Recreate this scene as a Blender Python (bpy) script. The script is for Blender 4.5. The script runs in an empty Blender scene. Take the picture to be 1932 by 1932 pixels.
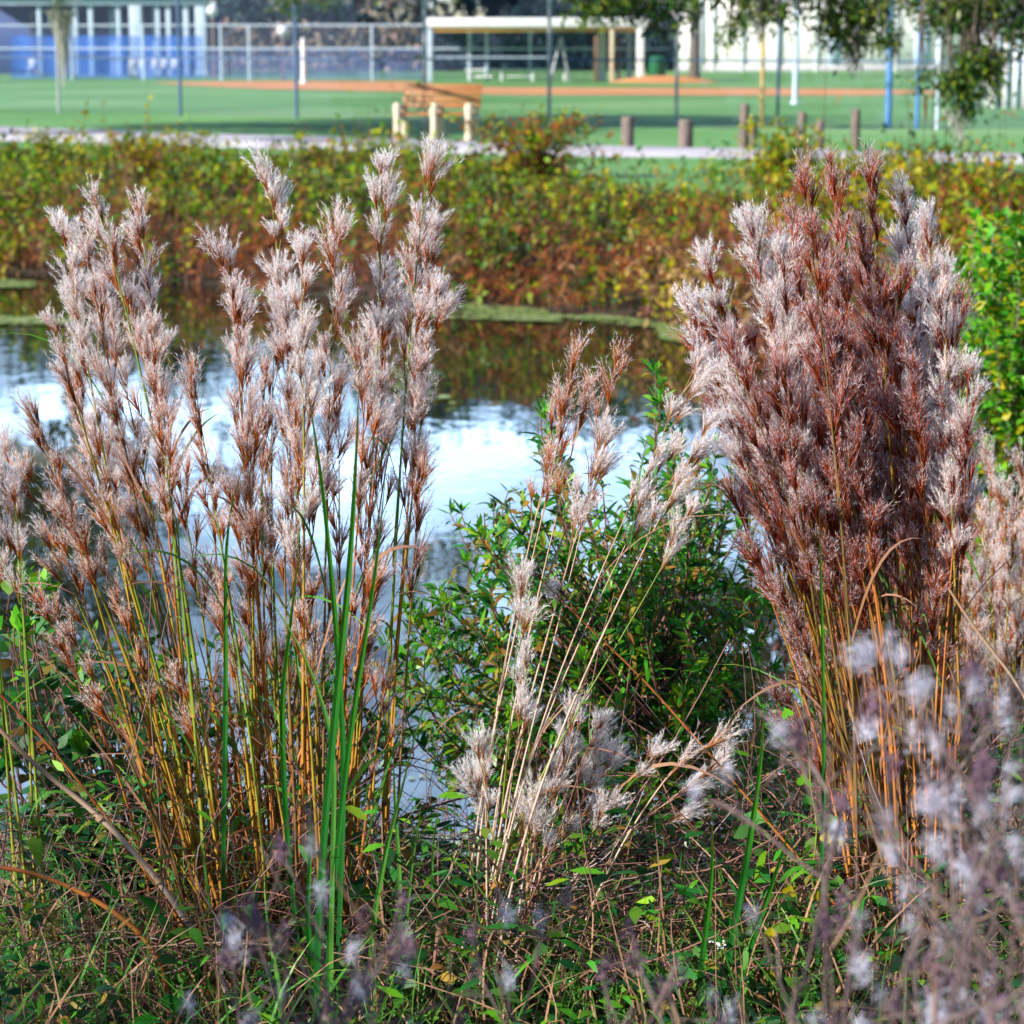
import bpy, math
import numpy as np
from math import radians as R

rng = np.random.default_rng(11)
SC = bpy.context.scene
COL = SC.collection
F = 0.42                       # frame size at unit distance
S = 1932.0                     # pixel scale used when measuring the photograph
TH = math.atan(0.193)          # camera looks down by this much
EYE = np.array([0.0, 0.0, 1.65])
WATER = -1.0

# ------------------------------------------------------------------ measuring
def ray(px, py):
    u = (px / S - .5) * F; v = (.5 - py / S) * F
    c, s = math.cos(TH), math.sin(TH)
    return np.array([u, c + v * s, -s + v * c])
def P(px, py, Y):
    d = ray(px, py); return EYE + d * (Y / d[1])
def G(px, py, z=0.0):
    d = ray(px, py); return EYE + d * ((z - EYE[2]) / d[2])

# ------------------------------------------------------------------ materials
def nodes(name):
    m = bpy.data.materials.new(name); m.use_nodes = True
    nt = m.node_tree; nt.nodes.clear()
    out = nt.nodes.new('ShaderNodeOutputMaterial')
    return m, nt, out
def ramp(nt, stops, interp='LINEAR'):
    r = nt.nodes.new('ShaderNodeValToRGB'); r.color_ramp.interpolation = interp
    e = r.color_ramp.elements
    while len(e) < len(stops): e.new(.5)
    for k, (p, c) in enumerate(stops):
        e[k].position = p; e[k].color = (*c, 1)
    return r
def leafy(name, cols, trans=.3, rough=.5, spec=.3):
    """leaf-like sheet: every piece takes its own colour from cols"""
    m, nt, out = nodes(name)
    g = nt.nodes.new('ShaderNodeNewGeometry')
    st = [(i / max(1, len(cols) - 1), c) for i, c in enumerate(cols)]
    r = ramp(nt, st); nt.links.new(g.outputs['Random Per Island'], r.inputs[0])
    b = nt.nodes.new('ShaderNodeBsdfPrincipled')
    b.inputs['Roughness'].default_value = rough
    b.inputs['Specular IOR Level'].default_value = spec
    nt.links.new(r.outputs[0], b.inputs['Base Color'])
    if trans > 0:
        t = nt.nodes.new('ShaderNodeBsdfTranslucent'); nt.links.new(r.outputs[0], t.inputs['Color'])
        mx = nt.nodes.new('ShaderNodeMixShader'); mx.inputs[0].default_value = trans
        nt.links.new(b.outputs[0], mx.inputs[1]); nt.links.new(t.outputs[0], mx.inputs[2])
        nt.links.new(mx.outputs[0], out.inputs[0])
    else:
        nt.links.new(b.outputs[0], out.inputs[0])
    return m
def grad(name, stops, trans=.2, rough=.55, vary=.35):
    """colour runs along the piece (attribute t: 0 root, 1 tip), brightness differs per piece"""
    m, nt, out = nodes(name)
    a = nt.nodes.new('ShaderNodeAttribute'); a.attribute_name = 't'
    r = ramp(nt, stops); nt.links.new(a.outputs['Fac'], r.inputs[0])
    g = nt.nodes.new('ShaderNodeNewGeometry')
    mr = nt.nodes.new('ShaderNodeMapRange'); mr.inputs[3].default_value = 1 - vary; mr.inputs[4].default_value = 1 + vary
    nt.links.new(g.outputs['Random Per Island'], mr.inputs[0])
    mu = nt.nodes.new('ShaderNodeVectorMath'); mu.operation = 'SCALE'
    nt.links.new(r.outputs[0], mu.inputs[0]); nt.links.new(mr.outputs[0], mu.inputs['Scale'])
    b = nt.nodes.new('ShaderNodeBsdfPrincipled'); b.inputs['Roughness'].default_value = rough
    b.inputs['Specular IOR Level'].default_value = .25
    nt.links.new(mu.outputs[0], b.inputs['Base Color'])
    t = nt.nodes.new('ShaderNodeBsdfTranslucent'); nt.links.new(mu.outputs[0], t.inputs['Color'])
    mx = nt.nodes.new('ShaderNodeMixShader'); mx.inputs[0].default_value = trans
    nt.links.new(b.outputs[0], mx.inputs[1]); nt.links.new(t.outputs[0], mx.inputs[2])
    nt.links.new(mx.outputs[0], out.inputs[0])
    return m
def solid(name, c1, c2=None, scale=8, rough=.6, metal=0, detail=4, bump=0, stretch=(1, 1, 1)):
    m, nt, out = nodes(name)
    b = nt.nodes.new('ShaderNodeBsdfPrincipled'); b.inputs['Roughness'].default_value = rough
    b.inputs['Metallic'].default_value = metal
    tc = nt.nodes.new('ShaderNodeTexCoord'); mp = nt.nodes.new('ShaderNodeMapping'); mp.inputs['Scale'].default_value = stretch
    nt.links.new(tc.outputs['Object'], mp.inputs[0])
    n = nt.nodes.new('ShaderNodeTexNoise'); n.inputs['Scale'].default_value = scale; n.inputs['Detail'].default_value = detail
    nt.links.new(mp.outputs[0], n.inputs['Vector'])
    r = ramp(nt, [(.3, c1), (.7, c2 or tuple(x * .8 for x in c1))]); nt.links.new(n.outputs[0], r.inputs[0])
    nt.links.new(r.outputs[0], b.inputs['Base Color'])
    if bump:
        bp = nt.nodes.new('ShaderNodeBump'); bp.inputs['Strength'].default_value = bump; bp.inputs['Distance'].default_value = .02
        nt.links.new(n.outputs[0], bp.inputs['Height']); nt.links.new(bp.outputs[0], b.inputs['Normal'])
    nt.links.new(b.outputs[0], out.inputs[0])
    return m

M = {}
# plume materials: bracts (root to tip) and silky hair
M['bract_tan'] = grad('bract_tan', [(0, (.26, .066, .012)), (.6, (.46, .135, .028)), (1, (.52, .20, .075))], .25)
M['bract_red'] = grad('bract_red', [(0, (.19, .030, .008)), (.6, (.36, .066, .018)), (1, (.44, .12, .05))], .25)
M['bract_pale'] = grad('bract_pale', [(0, (.34, .14, .045)), (.6, (.48, .24, .13)), (1, (.56, .36, .28))], .3)
M['bract_dark'] = grad('bract_dark', [(0, (.13, .05, .04)), (.6, (.2, .08, .07)), (1, (.30, .18, .2))], .2)
M['silk'] = leafy('silk', [(.86, .83, .88), (.92, .90, .93), (.95, .94, .95)], .55, .5)
M['silk_bright'] = leafy('silk_bright', [(.90, .89, .92), (.95, .95, .96)], .5, .5)
M['silk_mauve'] = leafy('silk_mauve', [(.58, .40, .46), (.74, .64, .72), (.90, .86, .90)], .45, .5)
M['stem_gold'] = grad('stem_gold', [(0, (.30, .11, .03)), (.3, (.42, .18, .03)), (.6, (.32, .22, .02)), (.85, (.18, .18, .02)), (1, (.28, .11, .035))], .05, .45, .4)
M['stem_green'] = grad('stem_green', [(0, (.33, .19, .05)), (.3, (.27, .27, .035)), (.6, (.10, .20, .02)), (1, (.16, .18, .03))], .05, .45, .4)
M['stem_straw'] = grad('stem_straw', [(0, (.44, .33, .29)), (.5, (.48, .36, .28)), (1, (.36, .22, .13))], .05, .5, .35)
M['stem_rust'] = grad('stem_rust', [(0, (.30, .11, .04)), (.35, (.42, .16, .035)), (.7, (.33, .12, .03)), (1, (.22, .05, .018))], .05, .45, .4)
M['stem_dim'] = grad('stem_dim', [(0, (.16, .085, .045)), (.5, (.17, .11, .03)), (1, (.12, .06, .025))], .05, .5, .4)
M['blade_green'] = grad('blade_green', [(0, (.05, .15, .02)), (.7, (.07, .24, .035)), (1, (.20, .30, .04))], .3, .4, .35)
M['blade_tan'] = grad('blade_tan', [(0, (.26, .13, .06)), (.6, (.34, .19, .12)), (1, (.28, .15, .13))], .25, .55, .4)
M['blade_rust'] = grad('blade_rust', [(0, (.24, .085, .025)), (.6, (.36, .14, .05)), (1, (.22, .09, .05))], .25, .55, .4)
M['cattail'] = grad('cattail', [(0, (.010, .06, .018)), (.5, (.014, .13, .014)), (.85, (.06, .26, .012)), (1, (.34, .30, .04))], .3, .35, .2)
M['leaf_lance'] = leafy('leaf_lance', [(.008, .08, .016), (.016, .16, .02), (.04, .26, .02), (.10, .34, .012), (.22, .34, .01)], .38, .38, .4)
M['leaf_tip'] = leafy('leaf_tip', [(.04, .27, .02), (.09, .38, .015), (.23, .42, .015)], .32, .4, .4)
M['leaf_old'] = leafy('leaf_old', [(.30, .22, .03), (.16, .15, .03), (.34, .14, .03), (.40, .32, .04)], .35, .5)
M['leaf_ovate'] = leafy('leaf_ovate', [(.005, .045, .012), (.009, .09, .016), (.02, .15, .018), (.09, .21, .012), (.012, .09, .045)], .25, .5, .3)
M['twig_red'] = leafy('twig_red', [(.10, .04, .035), (.18, .075, .06), (.24, .12, .10)], 0, .6)
M['twig_grey'] = leafy('twig_grey', [(.13, .09, .09), (.24, .17, .17), (.36, .28, .28)], 0, .6)
M['weed_dry'] = leafy('weed_dry', [(.13, .09, .09), (.24, .18, .18), (.09, .06, .07), (.32, .20, .13)], .1, .6)
M['weed_leaf'] = leafy('weed_leaf', [(.10, .06, .10), (.17, .10, .16), (.24, .15, .18)], .2, .6)
M['puff'] = leafy('puff', [(.58, .58, .72), (.76, .76, .88)], .4, .5)
M['bank_green'] = leafy('bank_green', [(.03, .16, .006), (.09, .26, .006), (.21, .34, .006), (.32, .36, .01)], .35, .5)
M['bank_yellow'] = leafy('bank_yellow', [(.34, .35, .008), (.46, .36, .01), (.24, .31, .008)], .35, .5)
M['bank_deep'] = leafy('bank_deep', [(.015, .06, .012), (.03, .10, .02), (.05, .14, .02)], .3, .5)
M['bank_rust'] = leafy('bank_rust', [(.20, .04, .012), (.30, .065, .018), (.38, .12, .02), (.12, .025, .012)], .25, .6)
M['bank_tan'] = leafy('bank_tan', [(.33, .20, .08), (.42, .28, .13)], .25, .6)
M['oak_leaf'] = leafy('oak_leaf', [(.012, .06, .014), (.03, .11, .018), (.08, .17, .018), (.19, .22, .015)], .25, .4, .4)
M['moss'] = leafy('moss', [(.30, .31, .27), (.42, .42, .38), (.52, .53, .50)], .25, .8)
M['bark'] = solid('bark', (.16, .13, .11), (.08, .065, .055), 14, .9, bump=.5)
M['tree_deep'] = leafy('tree_deep', [(.006, .022, .045), (.010, .04, .06), (.018, .065, .055)], .2, .6)
M['tree_green'] = leafy('tree_green', [(.02, .08, .04), (.04, .13, .04), (.10, .19, .04)], .25, .6)
M['tree_autumn'] = leafy('tree_autumn', [(.50, .34, .32), (.48, .38, .28), (.30, .30, .20), (.44, .32, .42)], .25, .6)
M['duckweed'] = leafy('duckweed', [(.20, .34, .20), (.30, .42, .26), (.40, .50, .36)], .1, .4)
M['scum'] = leafy('scum', [(.12, .22, .05), (.22, .30, .09), (.32, .38, .18)], .1, .6)
M['lawn_blade'] = leafy('lawn_blade', [(.05, .15, .02), (.09, .22, .03), (.2, .24, .05)], .3, .5)
M['white_paint'] = solid('white_paint', (.76, .79, .85), (.70, .74, .81), 3)
M['white_wall'] = solid('white_wall', (.82, .82, .84), (.76, .77, .80), .8)
M['steel'] = solid('steel', (.42, .45, .50), (.36, .39, .44), 6, .45, .6)
M['blue_steel'] = solid('blue_steel', (.08, .22, .52), (.06, .18, .45), 6, .5)
M['navy_steel'] = solid('navy_steel', (.06, .12, .26), (.045, .10, .22), 6, .5)
M['pale_steel'] = solid('pale_steel', (.50, .62, .78), (.44, .56, .72), 6, .5)
M['wire'] = solid('wire', (.10, .15, .27), (.08, .12, .23), 6, .5, .3)
M['screen_old'] = solid('screen_blue', (.008, .16, .80), (.006, .12, .68), .9, .6)
m_, nt_, o_ = nodes('windscreen_cloth')
b_ = nt_.nodes.new('ShaderNodeBsdfPrincipled'); b_.inputs['Base Color'].default_value = (.008, .15, .74, 1); b_.inputs['Roughness'].default_value = .7
t_ = nt_.nodes.new('ShaderNodeBsdfTransparent'); x_ = nt_.nodes.new('ShaderNodeMixShader'); x_.inputs[0].default_value = .42
nt_.links.new(b_.outputs[0], x_.inputs[1]); nt_.links.new(t_.outputs[0], x_.inputs[2]); nt_.links.new(x_.outputs[0], o_.inputs[0]); M['screen_blue'] = m_
M['navy'] = solid('navy', (.008, .035, .17), (.006, .025, .12), .5, .7)
M['roof_grey'] = solid('roof_grey', (.42, .43, .46), (.36, .37, .40), 2)
M['yellow_paint'] = solid('yellow_paint', (.66, .44, .10), (.58, .38, .08), 4)
M['ochre'] = solid('ochre', (.60, .38, .09), (.52, .33, .08), 4)
M['bin_green'] = solid('bin_green', (.01, .16, .07), (.008, .12, .055), 4)
M['wood'] = solid('wood', (.36, .15, .04), (.24, .085, .022), 6, .5, stretch=(.6, 8, 8))
M['cream'] = solid('cream', (.66, .58, .44), (.56, .48, .36), 9, .8, bump=.2)
M['post_wood'] = solid('post_wood', (.22, .175, .15), (.10, .08, .085), 7, .85, stretch=(4, 4, .6), bump=.4)
M['dark'] = solid('dark', (.03, .035, .045), (.02, .025, .03), 3)
M['brown'] = solid('brown', (.22, .13, .08), (.16, .09, .06), 3)
M['petal'] = solid('petal', (.82, .82, .84), (.76, .76, .8), 3)
M['daisy_eye'] = solid('daisy_eye', (.62, .36, .02), (.5, .28, .02), 3)
M['glass_globe'] = solid('glass_globe', (.78, .80, .85), (.72, .75, .82), 3, .25)

# ------------------------------------------------------------------ mesh building
def nrm(a):
    return a / np.maximum(np.linalg.norm(a, axis=-1, keepdims=True), 1e-9)
def perp(d, r=None):
    r = r or rng
    v = r.normal(size=d.shape); v -= d * np.sum(v * d, -1, keepdims=True)
    return nrm(v)
def cone(axis, half, r=None):
    r = r or rng
    a = half * np.sqrt(r.random(axis.shape[:-1]))[..., None]
    return axis * np.cos(a) + perp(axis, r) * np.sin(a)

class MB:
    def __init__(self): self.v = []; self.f = {3: [], 4: []}; self.m = {3: [], 4: []}; self.t = []; self.n = 0; self.poly = []; self.mats = []
    def mi(self, mat):
        if mat not in self.mats: self.mats.append(mat)
        return self.mats.index(mat)
    def add(self, v, f, mat, t=None):
        v = np.asarray(v, float).reshape(-1, 3); f = np.asarray(f, int)
        k = f.shape[1]
        self.f[k].append(f + self.n); self.m[k].append(np.full(len(f), self.mi(mat)))
        self.v.append(v); self.t.append(np.zeros(len(v)) if t is None else np.asarray(t, float).ravel()); self.n += len(v)
    def tris(self, A, B, C, mat, t=(0, 0, 1)):
        n = len(A); v = np.stack([A, B, C], 1)
        self.add(v, np.arange(n * 3).reshape(n, 3), mat, np.tile(np.array(t, float), n))
    def ribbons(self, Pt, W, side, mat, t=None):
        """Pt (n,k,3) centre lines, W (n,k) half widths, side (n,3) or (n,k,3)"""
        n, k, _ = Pt.shape
        if side.ndim == 2: side = side[:, None, :]
        a = Pt - side * W[..., None]; b = Pt + side * W[..., None]
        v = np.stack([a, b], 2).reshape(-1, 3)
        base = (np.arange(n) * k * 2)[:, None, None] + (np.arange(k - 1) * 2)[None, :, None] + np.array([0, 1, 3, 2])[None, None, :]
        if t is None: t = np.linspace(0, 1, k)
        tt = np.broadcast_to(t, (n, k)) if np.ndim(t) < 2 else t
        self.add(v, base.reshape(-1, 4), mat, np.repeat(tt.ravel(), 2))
    def tubes(self, Pt, Rd, mat, m=5, t=None):
        n, k, _ = Pt.shape
        tg = nrm(np.gradient(Pt, axis=1))
        ref = np.zeros((n, 1, 3)); ref[..., 0] = 1
        md = nrm(np.mean(tg, 1, keepdims=True))
        sw = np.abs(md[..., 0]) > .85
        ref[sw] = (0, 1, 0)
        a = nrm(np.cross(tg, ref)); b = np.cross(tg, a)
        th = np.arange(m) / m * 2 * np.pi
        v = Pt[:, :, None] + Rd[:, :, None, None] * (a[:, :, None] * np.cos(th)[None, None, :, None] + b[:, :, None] * np.sin(th)[None, None, :, None])
        i = np.arange(n)[:, None, None] * k * m; j = np.arange(k - 1)[None, :, None] * m; q = np.arange(m)[None, None, :]; q2 = (q + 1) % m
        f = np.stack([i + j + q, i + j + q2, i + j + m + q2, i + j + m + q], -1).reshape(-1, 4)
        if t is None: t = np.linspace(0, 1, k)
        tt = np.broadcast_to(t, (n, k)) if np.ndim(t) < 2 else t
        self.add(v, f, mat, np.repeat(tt.ravel(), m))
    def tube(self, pts, rad, mat, m=6, cap=True):
        pts = np.asarray(pts, float); rad = np.asarray(rad, float) * np.ones(len(pts))
        self.tubes(pts[None], rad[None], mat, m)
        if cap:
            for e, o in ((0, 1), (-1, 0)):
                c = self.n; ring = self.v[-1 - (e == -1) * 0]
        return self
    def box(self, x0, x1, y0, y1, z0, z1, mat):
        v = np.array([[x, y, z] for z in (z0, z1) for y in (y0, y1) for x in (x0, x1)])
        self.add(v, [[0, 2, 3, 1], [4, 5, 7, 6], [0, 1, 5, 4], [2, 6, 7, 3], [0, 4, 6, 2], [1, 3, 7, 5]], mat)
    def obox(self, c, ax, ay, az, mat):
        """oriented box: centre, three half-extent vectors"""
        c, ax, ay, az = map(np.asarray, (c, ax, ay, az))
        v = np.array([c + i * ax + j * ay + k * az for k in (-1, 1) for j in (-1, 1) for i in (-1, 1)])
        self.add(v, [[0, 2, 3, 1], [4, 5, 7, 6], [0, 1, 5, 4], [2, 6, 7, 3], [0, 4, 6, 2], [1, 3, 7, 5]], mat)
    def lathe(self, prof, mat, m=14, c=(0, 0, 0)):
        pr = np.asarray(prof, float); th = np.arange(m) / m * 2 * np.pi
        v = np.stack([pr[:, None, 0] * np.cos(th), pr[:, None, 0] * np.sin(th), np.broadcast_to(pr[:, None, 1], (len(pr), m))], -1) + np.asarray(c)
        k = len(pr); j = np.arange(k - 1)[:, None] * m; q = np.arange(m)[None, :]; q2 = (q + 1) % m
        self.add(v, np.stack([j + q, j + q2, j + m + q2, j + m + q], -1).reshape(-1, 4), mat)
    def fan(self, pts, mat):
        self.poly.append((np.asarray(pts, float), self.mi(mat)))
    def build(self, name, parent=None, origin=None, smooth=False, bevel=0):
        me = bpy.data.meshes.new(name)
        V = np.concatenate(self.v) if self.v else np.zeros((0, 3)); T = np.concatenate(self.t) if self.t else np.zeros(0)
        loops = []; starts = []; tot = []; mi = []; off = 0
        for k in (3, 4):
            if self.f[k]:
                f = np.concatenate(self.f[k]); loops.append(f.ravel()); starts.append(off + np.arange(len(f)) * k); tot.append(np.full(len(f), k)); off += f.size
                mi.append(np.concatenate(self.m[k]))
        for pts, m_ in self.poly:
            n0 = len(V); V = np.concatenate([V, pts]); T = np.concatenate([T, np.zeros(len(pts))])
            loops.append(np.arange(n0, n0 + len(pts))); starts.append(np.array([off])); tot.append(np.array([len(pts)])); off += len(pts); mi.append(np.array([m_]))
        if origin is not None: V = V - np.asarray(origin)
        L = np.concatenate(loops)
        me.vertices.add(len(V)); me.vertices.foreach_set('co', V.astype(np.float32).ravel())
        me.loops.add(len(L)); me.loops.foreach_set('vertex_index', L.astype(np.int32))
        st = np.concatenate(starts); tt = np.concatenate(tot)
        me.polygons.add(len(st)); me.polygons.foreach_set('loop_start', st.astype(np.int32)); me.polygons.foreach_set('loop_total', tt.astype(np.int32))
        me.polygons.foreach_set('material_index', np.concatenate(mi).astype(np.int32))
        if smooth: me.polygons.foreach_set('use_smooth', np.ones(len(st), bool))
        for m_ in self.mats: me.materials.append(M[m_] if isinstance(m_, str) else m_)
        a = me.attributes.new('t', 'FLOAT', 'POINT'); a.data.foreach_set('value', T.astype(np.float32))
        me.update(calc_edges=True); me.validate()
        o = bpy.data.objects.new(name, me); COL.objects.link(o)
        if parent is not None: o.parent = parent
        if origin is not None: o.location = origin
        if bevel:
            b = o.modifiers.new('bevel', 'BEVEL'); b.width = bevel; b.segments = 2; b.limit_method = 'ANGLE'
        return o
def tag(o, label=None, cat=None, group=None, kind=None):
    if label: o['label'] = label
    if cat: o['category'] = cat
    if group: o['group'] = group
    if kind: o['kind'] = kind
    return o
def empty(name, loc, label, cat, group=None):
    o = bpy.data.objects.new(name, None); COL.objects.link(o); o.location = loc; o.empty_display_size = .1
    return tag(o, label, cat, group)
class Thing:
    """an Empty at the thing's base; parts are built in world coordinates and parented to it"""
    def __init__(self, name, loc, label, cat, group=None):
        self.loc = np.asarray(loc, float); self.o = empty(name, tuple(self.loc), label, cat, group)
    def part(self, mb, name, parent=None, smooth=False, bevel=0):
        o = mb.build(name, parent or self.o, None, smooth, bevel)
        o.data.transform(__import__('mathutils').Matrix.Translation(-self.loc))
        return o
def copy_tree(o, parent=None):
    c = o.copy(); COL.objects.link(c); c.parent = parent
    for ch in list(o.children): copy_tree(ch, c)
    return c

# ------------------------------------------------------------------ terrain
POND = np.array([(-60, 7.2), (-8, 6.9), (-2, 6.5), (0, 6.4), (1.0, 6.8), (1.25, 8), (1.45, 10), (1.8, 14), (2.2, 18), (2.3, 21.2), (1.7, 23.2), (0.6, 24.2), (-.7, 24.9), (-2.5, 26.2), (-4.2, 27.6), (-6.3, 28.6), (-10, 30), (-20, 33), (-60, 40)], float)
def pond_sd(x, y):
    p = np.stack([x, y], -1).astype(float); d2 = np.full(x.shape, 1e9); ins = np.zeros(x.shape, bool)
    for a, b in zip(POND, np.roll(POND, -1, 0)):
        e = b - a; w = p - a
        t = np.clip((w @ e) / (e @ e), 0, 1); q = w - t[..., None] * e
        d2 = np.minimum(d2, np.sum(q * q, -1))
        c = ((a[1] > p[..., 1]) != (b[1] > p[..., 1]))
        with np.errstate(divide='ignore', invalid='ignore'):
            xi = a[0] + (p[..., 1] - a[1]) / (b[1] - a[1]) * e[0]
        ins ^= c & (p[..., 0] < xi)
    d = np.sqrt(d2); return np.where(ins, -d, d)
def hsh(x, y):
    return (np.sin(x * 1.7 + 1.3 * np.sin(y * 1.1)) + np.sin(y * 2.3 + 1.7 * np.sin(x * .9 + 2)) + .5 * np.sin(x * 5.1 + y * 4.3)) / 2.5
def zg(x, y):
    x = np.asarray(x, float); y = np.asarray(y, float)
    d = pond_sd(x, y)
    w = np.clip((y - 8) / 12, 0, 1)
    sl = .42 * (1 - w) + .20 * w
    top = .13 * (1 - w)
    z = WATER + d * sl
    z = np.where(d < 0, np.maximum(WATER + d * .35, -1.7), z)
    z = np.minimum(z, top)
    return z + .025 * hsh(x * 1.5, y * 1.5) * np.clip((40 - y) / 20, 0, 1)
def grid_axis(segs):
    out = []
    for a, b, s in segs: out += list(np.arange(a, b, s))
    return np.array(out + [segs[-1][1]])
gx = grid_axis([(-420, -60, 30), (-60, -12, 2), (-12, 12, .3), (12, 60, 2), (60, 420, 30)])
gy = grid_axis([(-40, 0, 4), (0, 12, .25), (12, 36, .4), (36, 60, 2), (60, 700, 20)])
X, Y = np.meshgrid(gx, gy); Z = zg(X, Y)
mb = MB(); nx, ny = len(gx), len(gy)
i = np.arange(ny - 1)[:, None] * nx + np.arange(nx - 1)[None, :]
gm, nt, out = nodes('ground_earth')
geo = nt.nodes.new('ShaderNodeNewGeometry'); sep = nt.nodes.new('ShaderNodeSeparateXYZ'); nt.links.new(geo.outputs['Position'], sep.inputs[0])
n1 = nt.nodes.new('ShaderNodeTexNoise'); n1.inputs['Scale'].default_value = .12; n1.inputs['Detail'].default_value = 6; nt.links.new(geo.outputs['Position'], n1.inputs['Vector'])
n2 = nt.nodes.new('ShaderNodeTexNoise'); n2.inputs['Scale'].default_value = 3; n2.inputs['Detail'].default_value = 8; nt.links.new(geo.outputs['Position'], n2.inputs['Vector'])
lawn = ramp(nt, [(.3, (.065, .21, .035)), (.5, (.10, .28, .065)), (.62, (.16, .33, .11)), (.75, (.22, .37, .16))]); nt.links.new(n1.outputs[0], lawn.inputs[0])
soil = ramp(nt, [(.3, (.014, .010, .007)), (.5, (.03, .02, .012)), (.7, (.025, .035, .012))]); nt.links.new(n2.outputs[0], soil.inputs[0])
# mown lawn starts at the top of the far bank: z close to 0 and y beyond it
mz = nt.nodes.new('ShaderNodeMapRange'); mz.inputs[1].default_value = -.12; mz.inputs[2].default_value = -.03; nt.links.new(sep.outputs['Z'], mz.inputs[0])
my = nt.nodes.new('ShaderNodeMapRange'); my.inputs[1].default_value = 24; my.inputs[2].default_value = 27; nt.links.new(sep.outputs['Y'], my.inputs[0])
mm = nt.nodes.new('ShaderNodeMath'); mm.operation = 'MULTIPLY'; nt.links.new(mz.outputs[0], mm.inputs[0]); nt.links.new(my.outputs[0], mm.inputs[1])
mix = nt.nodes.new('ShaderNodeMixRGB'); nt.links.new(mm.outputs[0], mix.inputs[0]); nt.links.new(soil.outputs[0], mix.inputs[1]); nt.links.new(lawn.outputs[0], mix.inputs[2])
b = nt.nodes.new('ShaderNodeBsdfPrincipled'); b.inputs['Roughness'].default_value = .9; nt.links.new(mix.outputs[0], b.inputs['Base Color'])
bp = nt.nodes.new('ShaderNodeBump'); bp.inputs['Strength'].default_value = .5; bp.inputs['Distance'].default_value = .05; nt.links.new(n2.outputs[0], bp.inputs['Height']); nt.links.new(bp.outputs[0], b.inputs['Normal'])
nt.links.new(b.outputs[0], out.inputs[0]); M['ground'] = gm
mb.add(np.stack([X, Y, Z], -1).reshape(-1, 3), np.stack([i, i + 1, i + nx + 1, i + nx], -1).reshape(-1, 4), 'ground')
tag(mb.build('ground', smooth=True), kind='structure')

# water
wm, nt, out = nodes('pond_water')
b = nt.nodes.new('ShaderNodeBsdfPrincipled'); b.inputs['Base Color'].default_value = (.012, .014, .008, 1); b.inputs['Roughness'].default_value = .02
b.inputs['IOR'].default_value = 1.95; b.inputs['Specular IOR Level'].default_value = .5
geo = nt.nodes.new('ShaderNodeNewGeometry'); mp = nt.nodes.new('ShaderNodeMapping'); mp.inputs['Scale'].default_value = (1, .55, 1); nt.links.new(geo.outputs['Position'], mp.inputs[0])
n = nt.nodes.new('ShaderNodeTexNoise'); n.inputs['Scale'].default_value = 3.2; n.inputs['Detail'].default_value = 3; nt.links.new(mp.outputs[0], n.inputs['Vector'])
bp = nt.nodes.new('ShaderNodeBump'); bp.inputs['Strength'].default_value = .06; bp.inputs['Distance'].default_value = .03; nt.links.new(n.outputs[0], bp.inputs['Height']); nt.links.new(bp.outputs[0], b.inputs['Normal'])
nt.links.new(b.outputs[0], out.inputs[0]); M['water'] = wm
mb = MB(); mb.add([(-62, 5, WATER), (6, 5, WATER), (6, 42, WATER), (-62, 42, WATER)], [[0, 1, 2, 3]], 'water')
tag(mb.build('pond_water'), kind='structure')

# path along the field, with its little thickness
top = [(-120, 238), (0, 244), (240, 253), (480, 261), (720, 267), (950, 276), (1050, 280), (1450, 288), (1932, 297), (2060, 300)]
bot = [(-120, 262), (0, 266), (240, 273), (480, 280), (720, 285), (950, 292), (1050, 294), (1450, 300), (1932, 309), (2060, 312)]
M['path'] = solid('path_concrete', (.37, .37, .46), (.29, .29, .37), .9, .85, detail=8)
mb = MB()
tp = [G(*q) for q in top]; bt = [G(*q) for q in bot]
for k in range(len(top) - 1):
    a, b_, c, d = bt[k], bt[k + 1], tp[k + 1], tp[k]
    up = np.array([0, 0, .06])
    mb.add([a + up, b_ + up, c + up, d + up, a - up, b_ - up], [[0, 1, 2, 3], [4, 5, 1, 0]], 'path')
tag(mb.build('path'), kind='structure')
# infield clay
M['clay'] = solid('infield_clay', (.66, .30, .11), (.50, .21, .08), .35, .95, detail=6)
mb = MB()
up_ = [(295, 156), (400, 154), (500, 153), (640, 153), (780, 154), (830, 160), (900, 163.5), (966, 165), (1250, 165.5), (1466, 166.5), (1640, 168), (1760, 171)]
lo_ = [(295, 157.5), (400, 163), (500, 168), (640, 170.5), (780, 173), (830, 175), (900, 177), (966, 178.5), (1250, 179.5), (1466, 180), (1640, 179.5), (1760, 175)]
for k in range(len(up_) - 1):
    q = [G(*lo_[k], .012), G(*lo_[k + 1], .012), G(*up_[k + 1], .012), G(*up_[k], .012)]
    mb.add(q, [[0, 1, 2, 3]], 'clay')
tag(mb.build('infield_dirt'), kind='structure')
mc = G(1252, 155); mb = MB()
mb.lathe([(2.3, 0.0), (1.6, .14), (.8, .25), (.01, .27)], 'clay', 24, mc)
tag(mb.build('pitching_mound', smooth=True), kind='structure')

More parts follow.
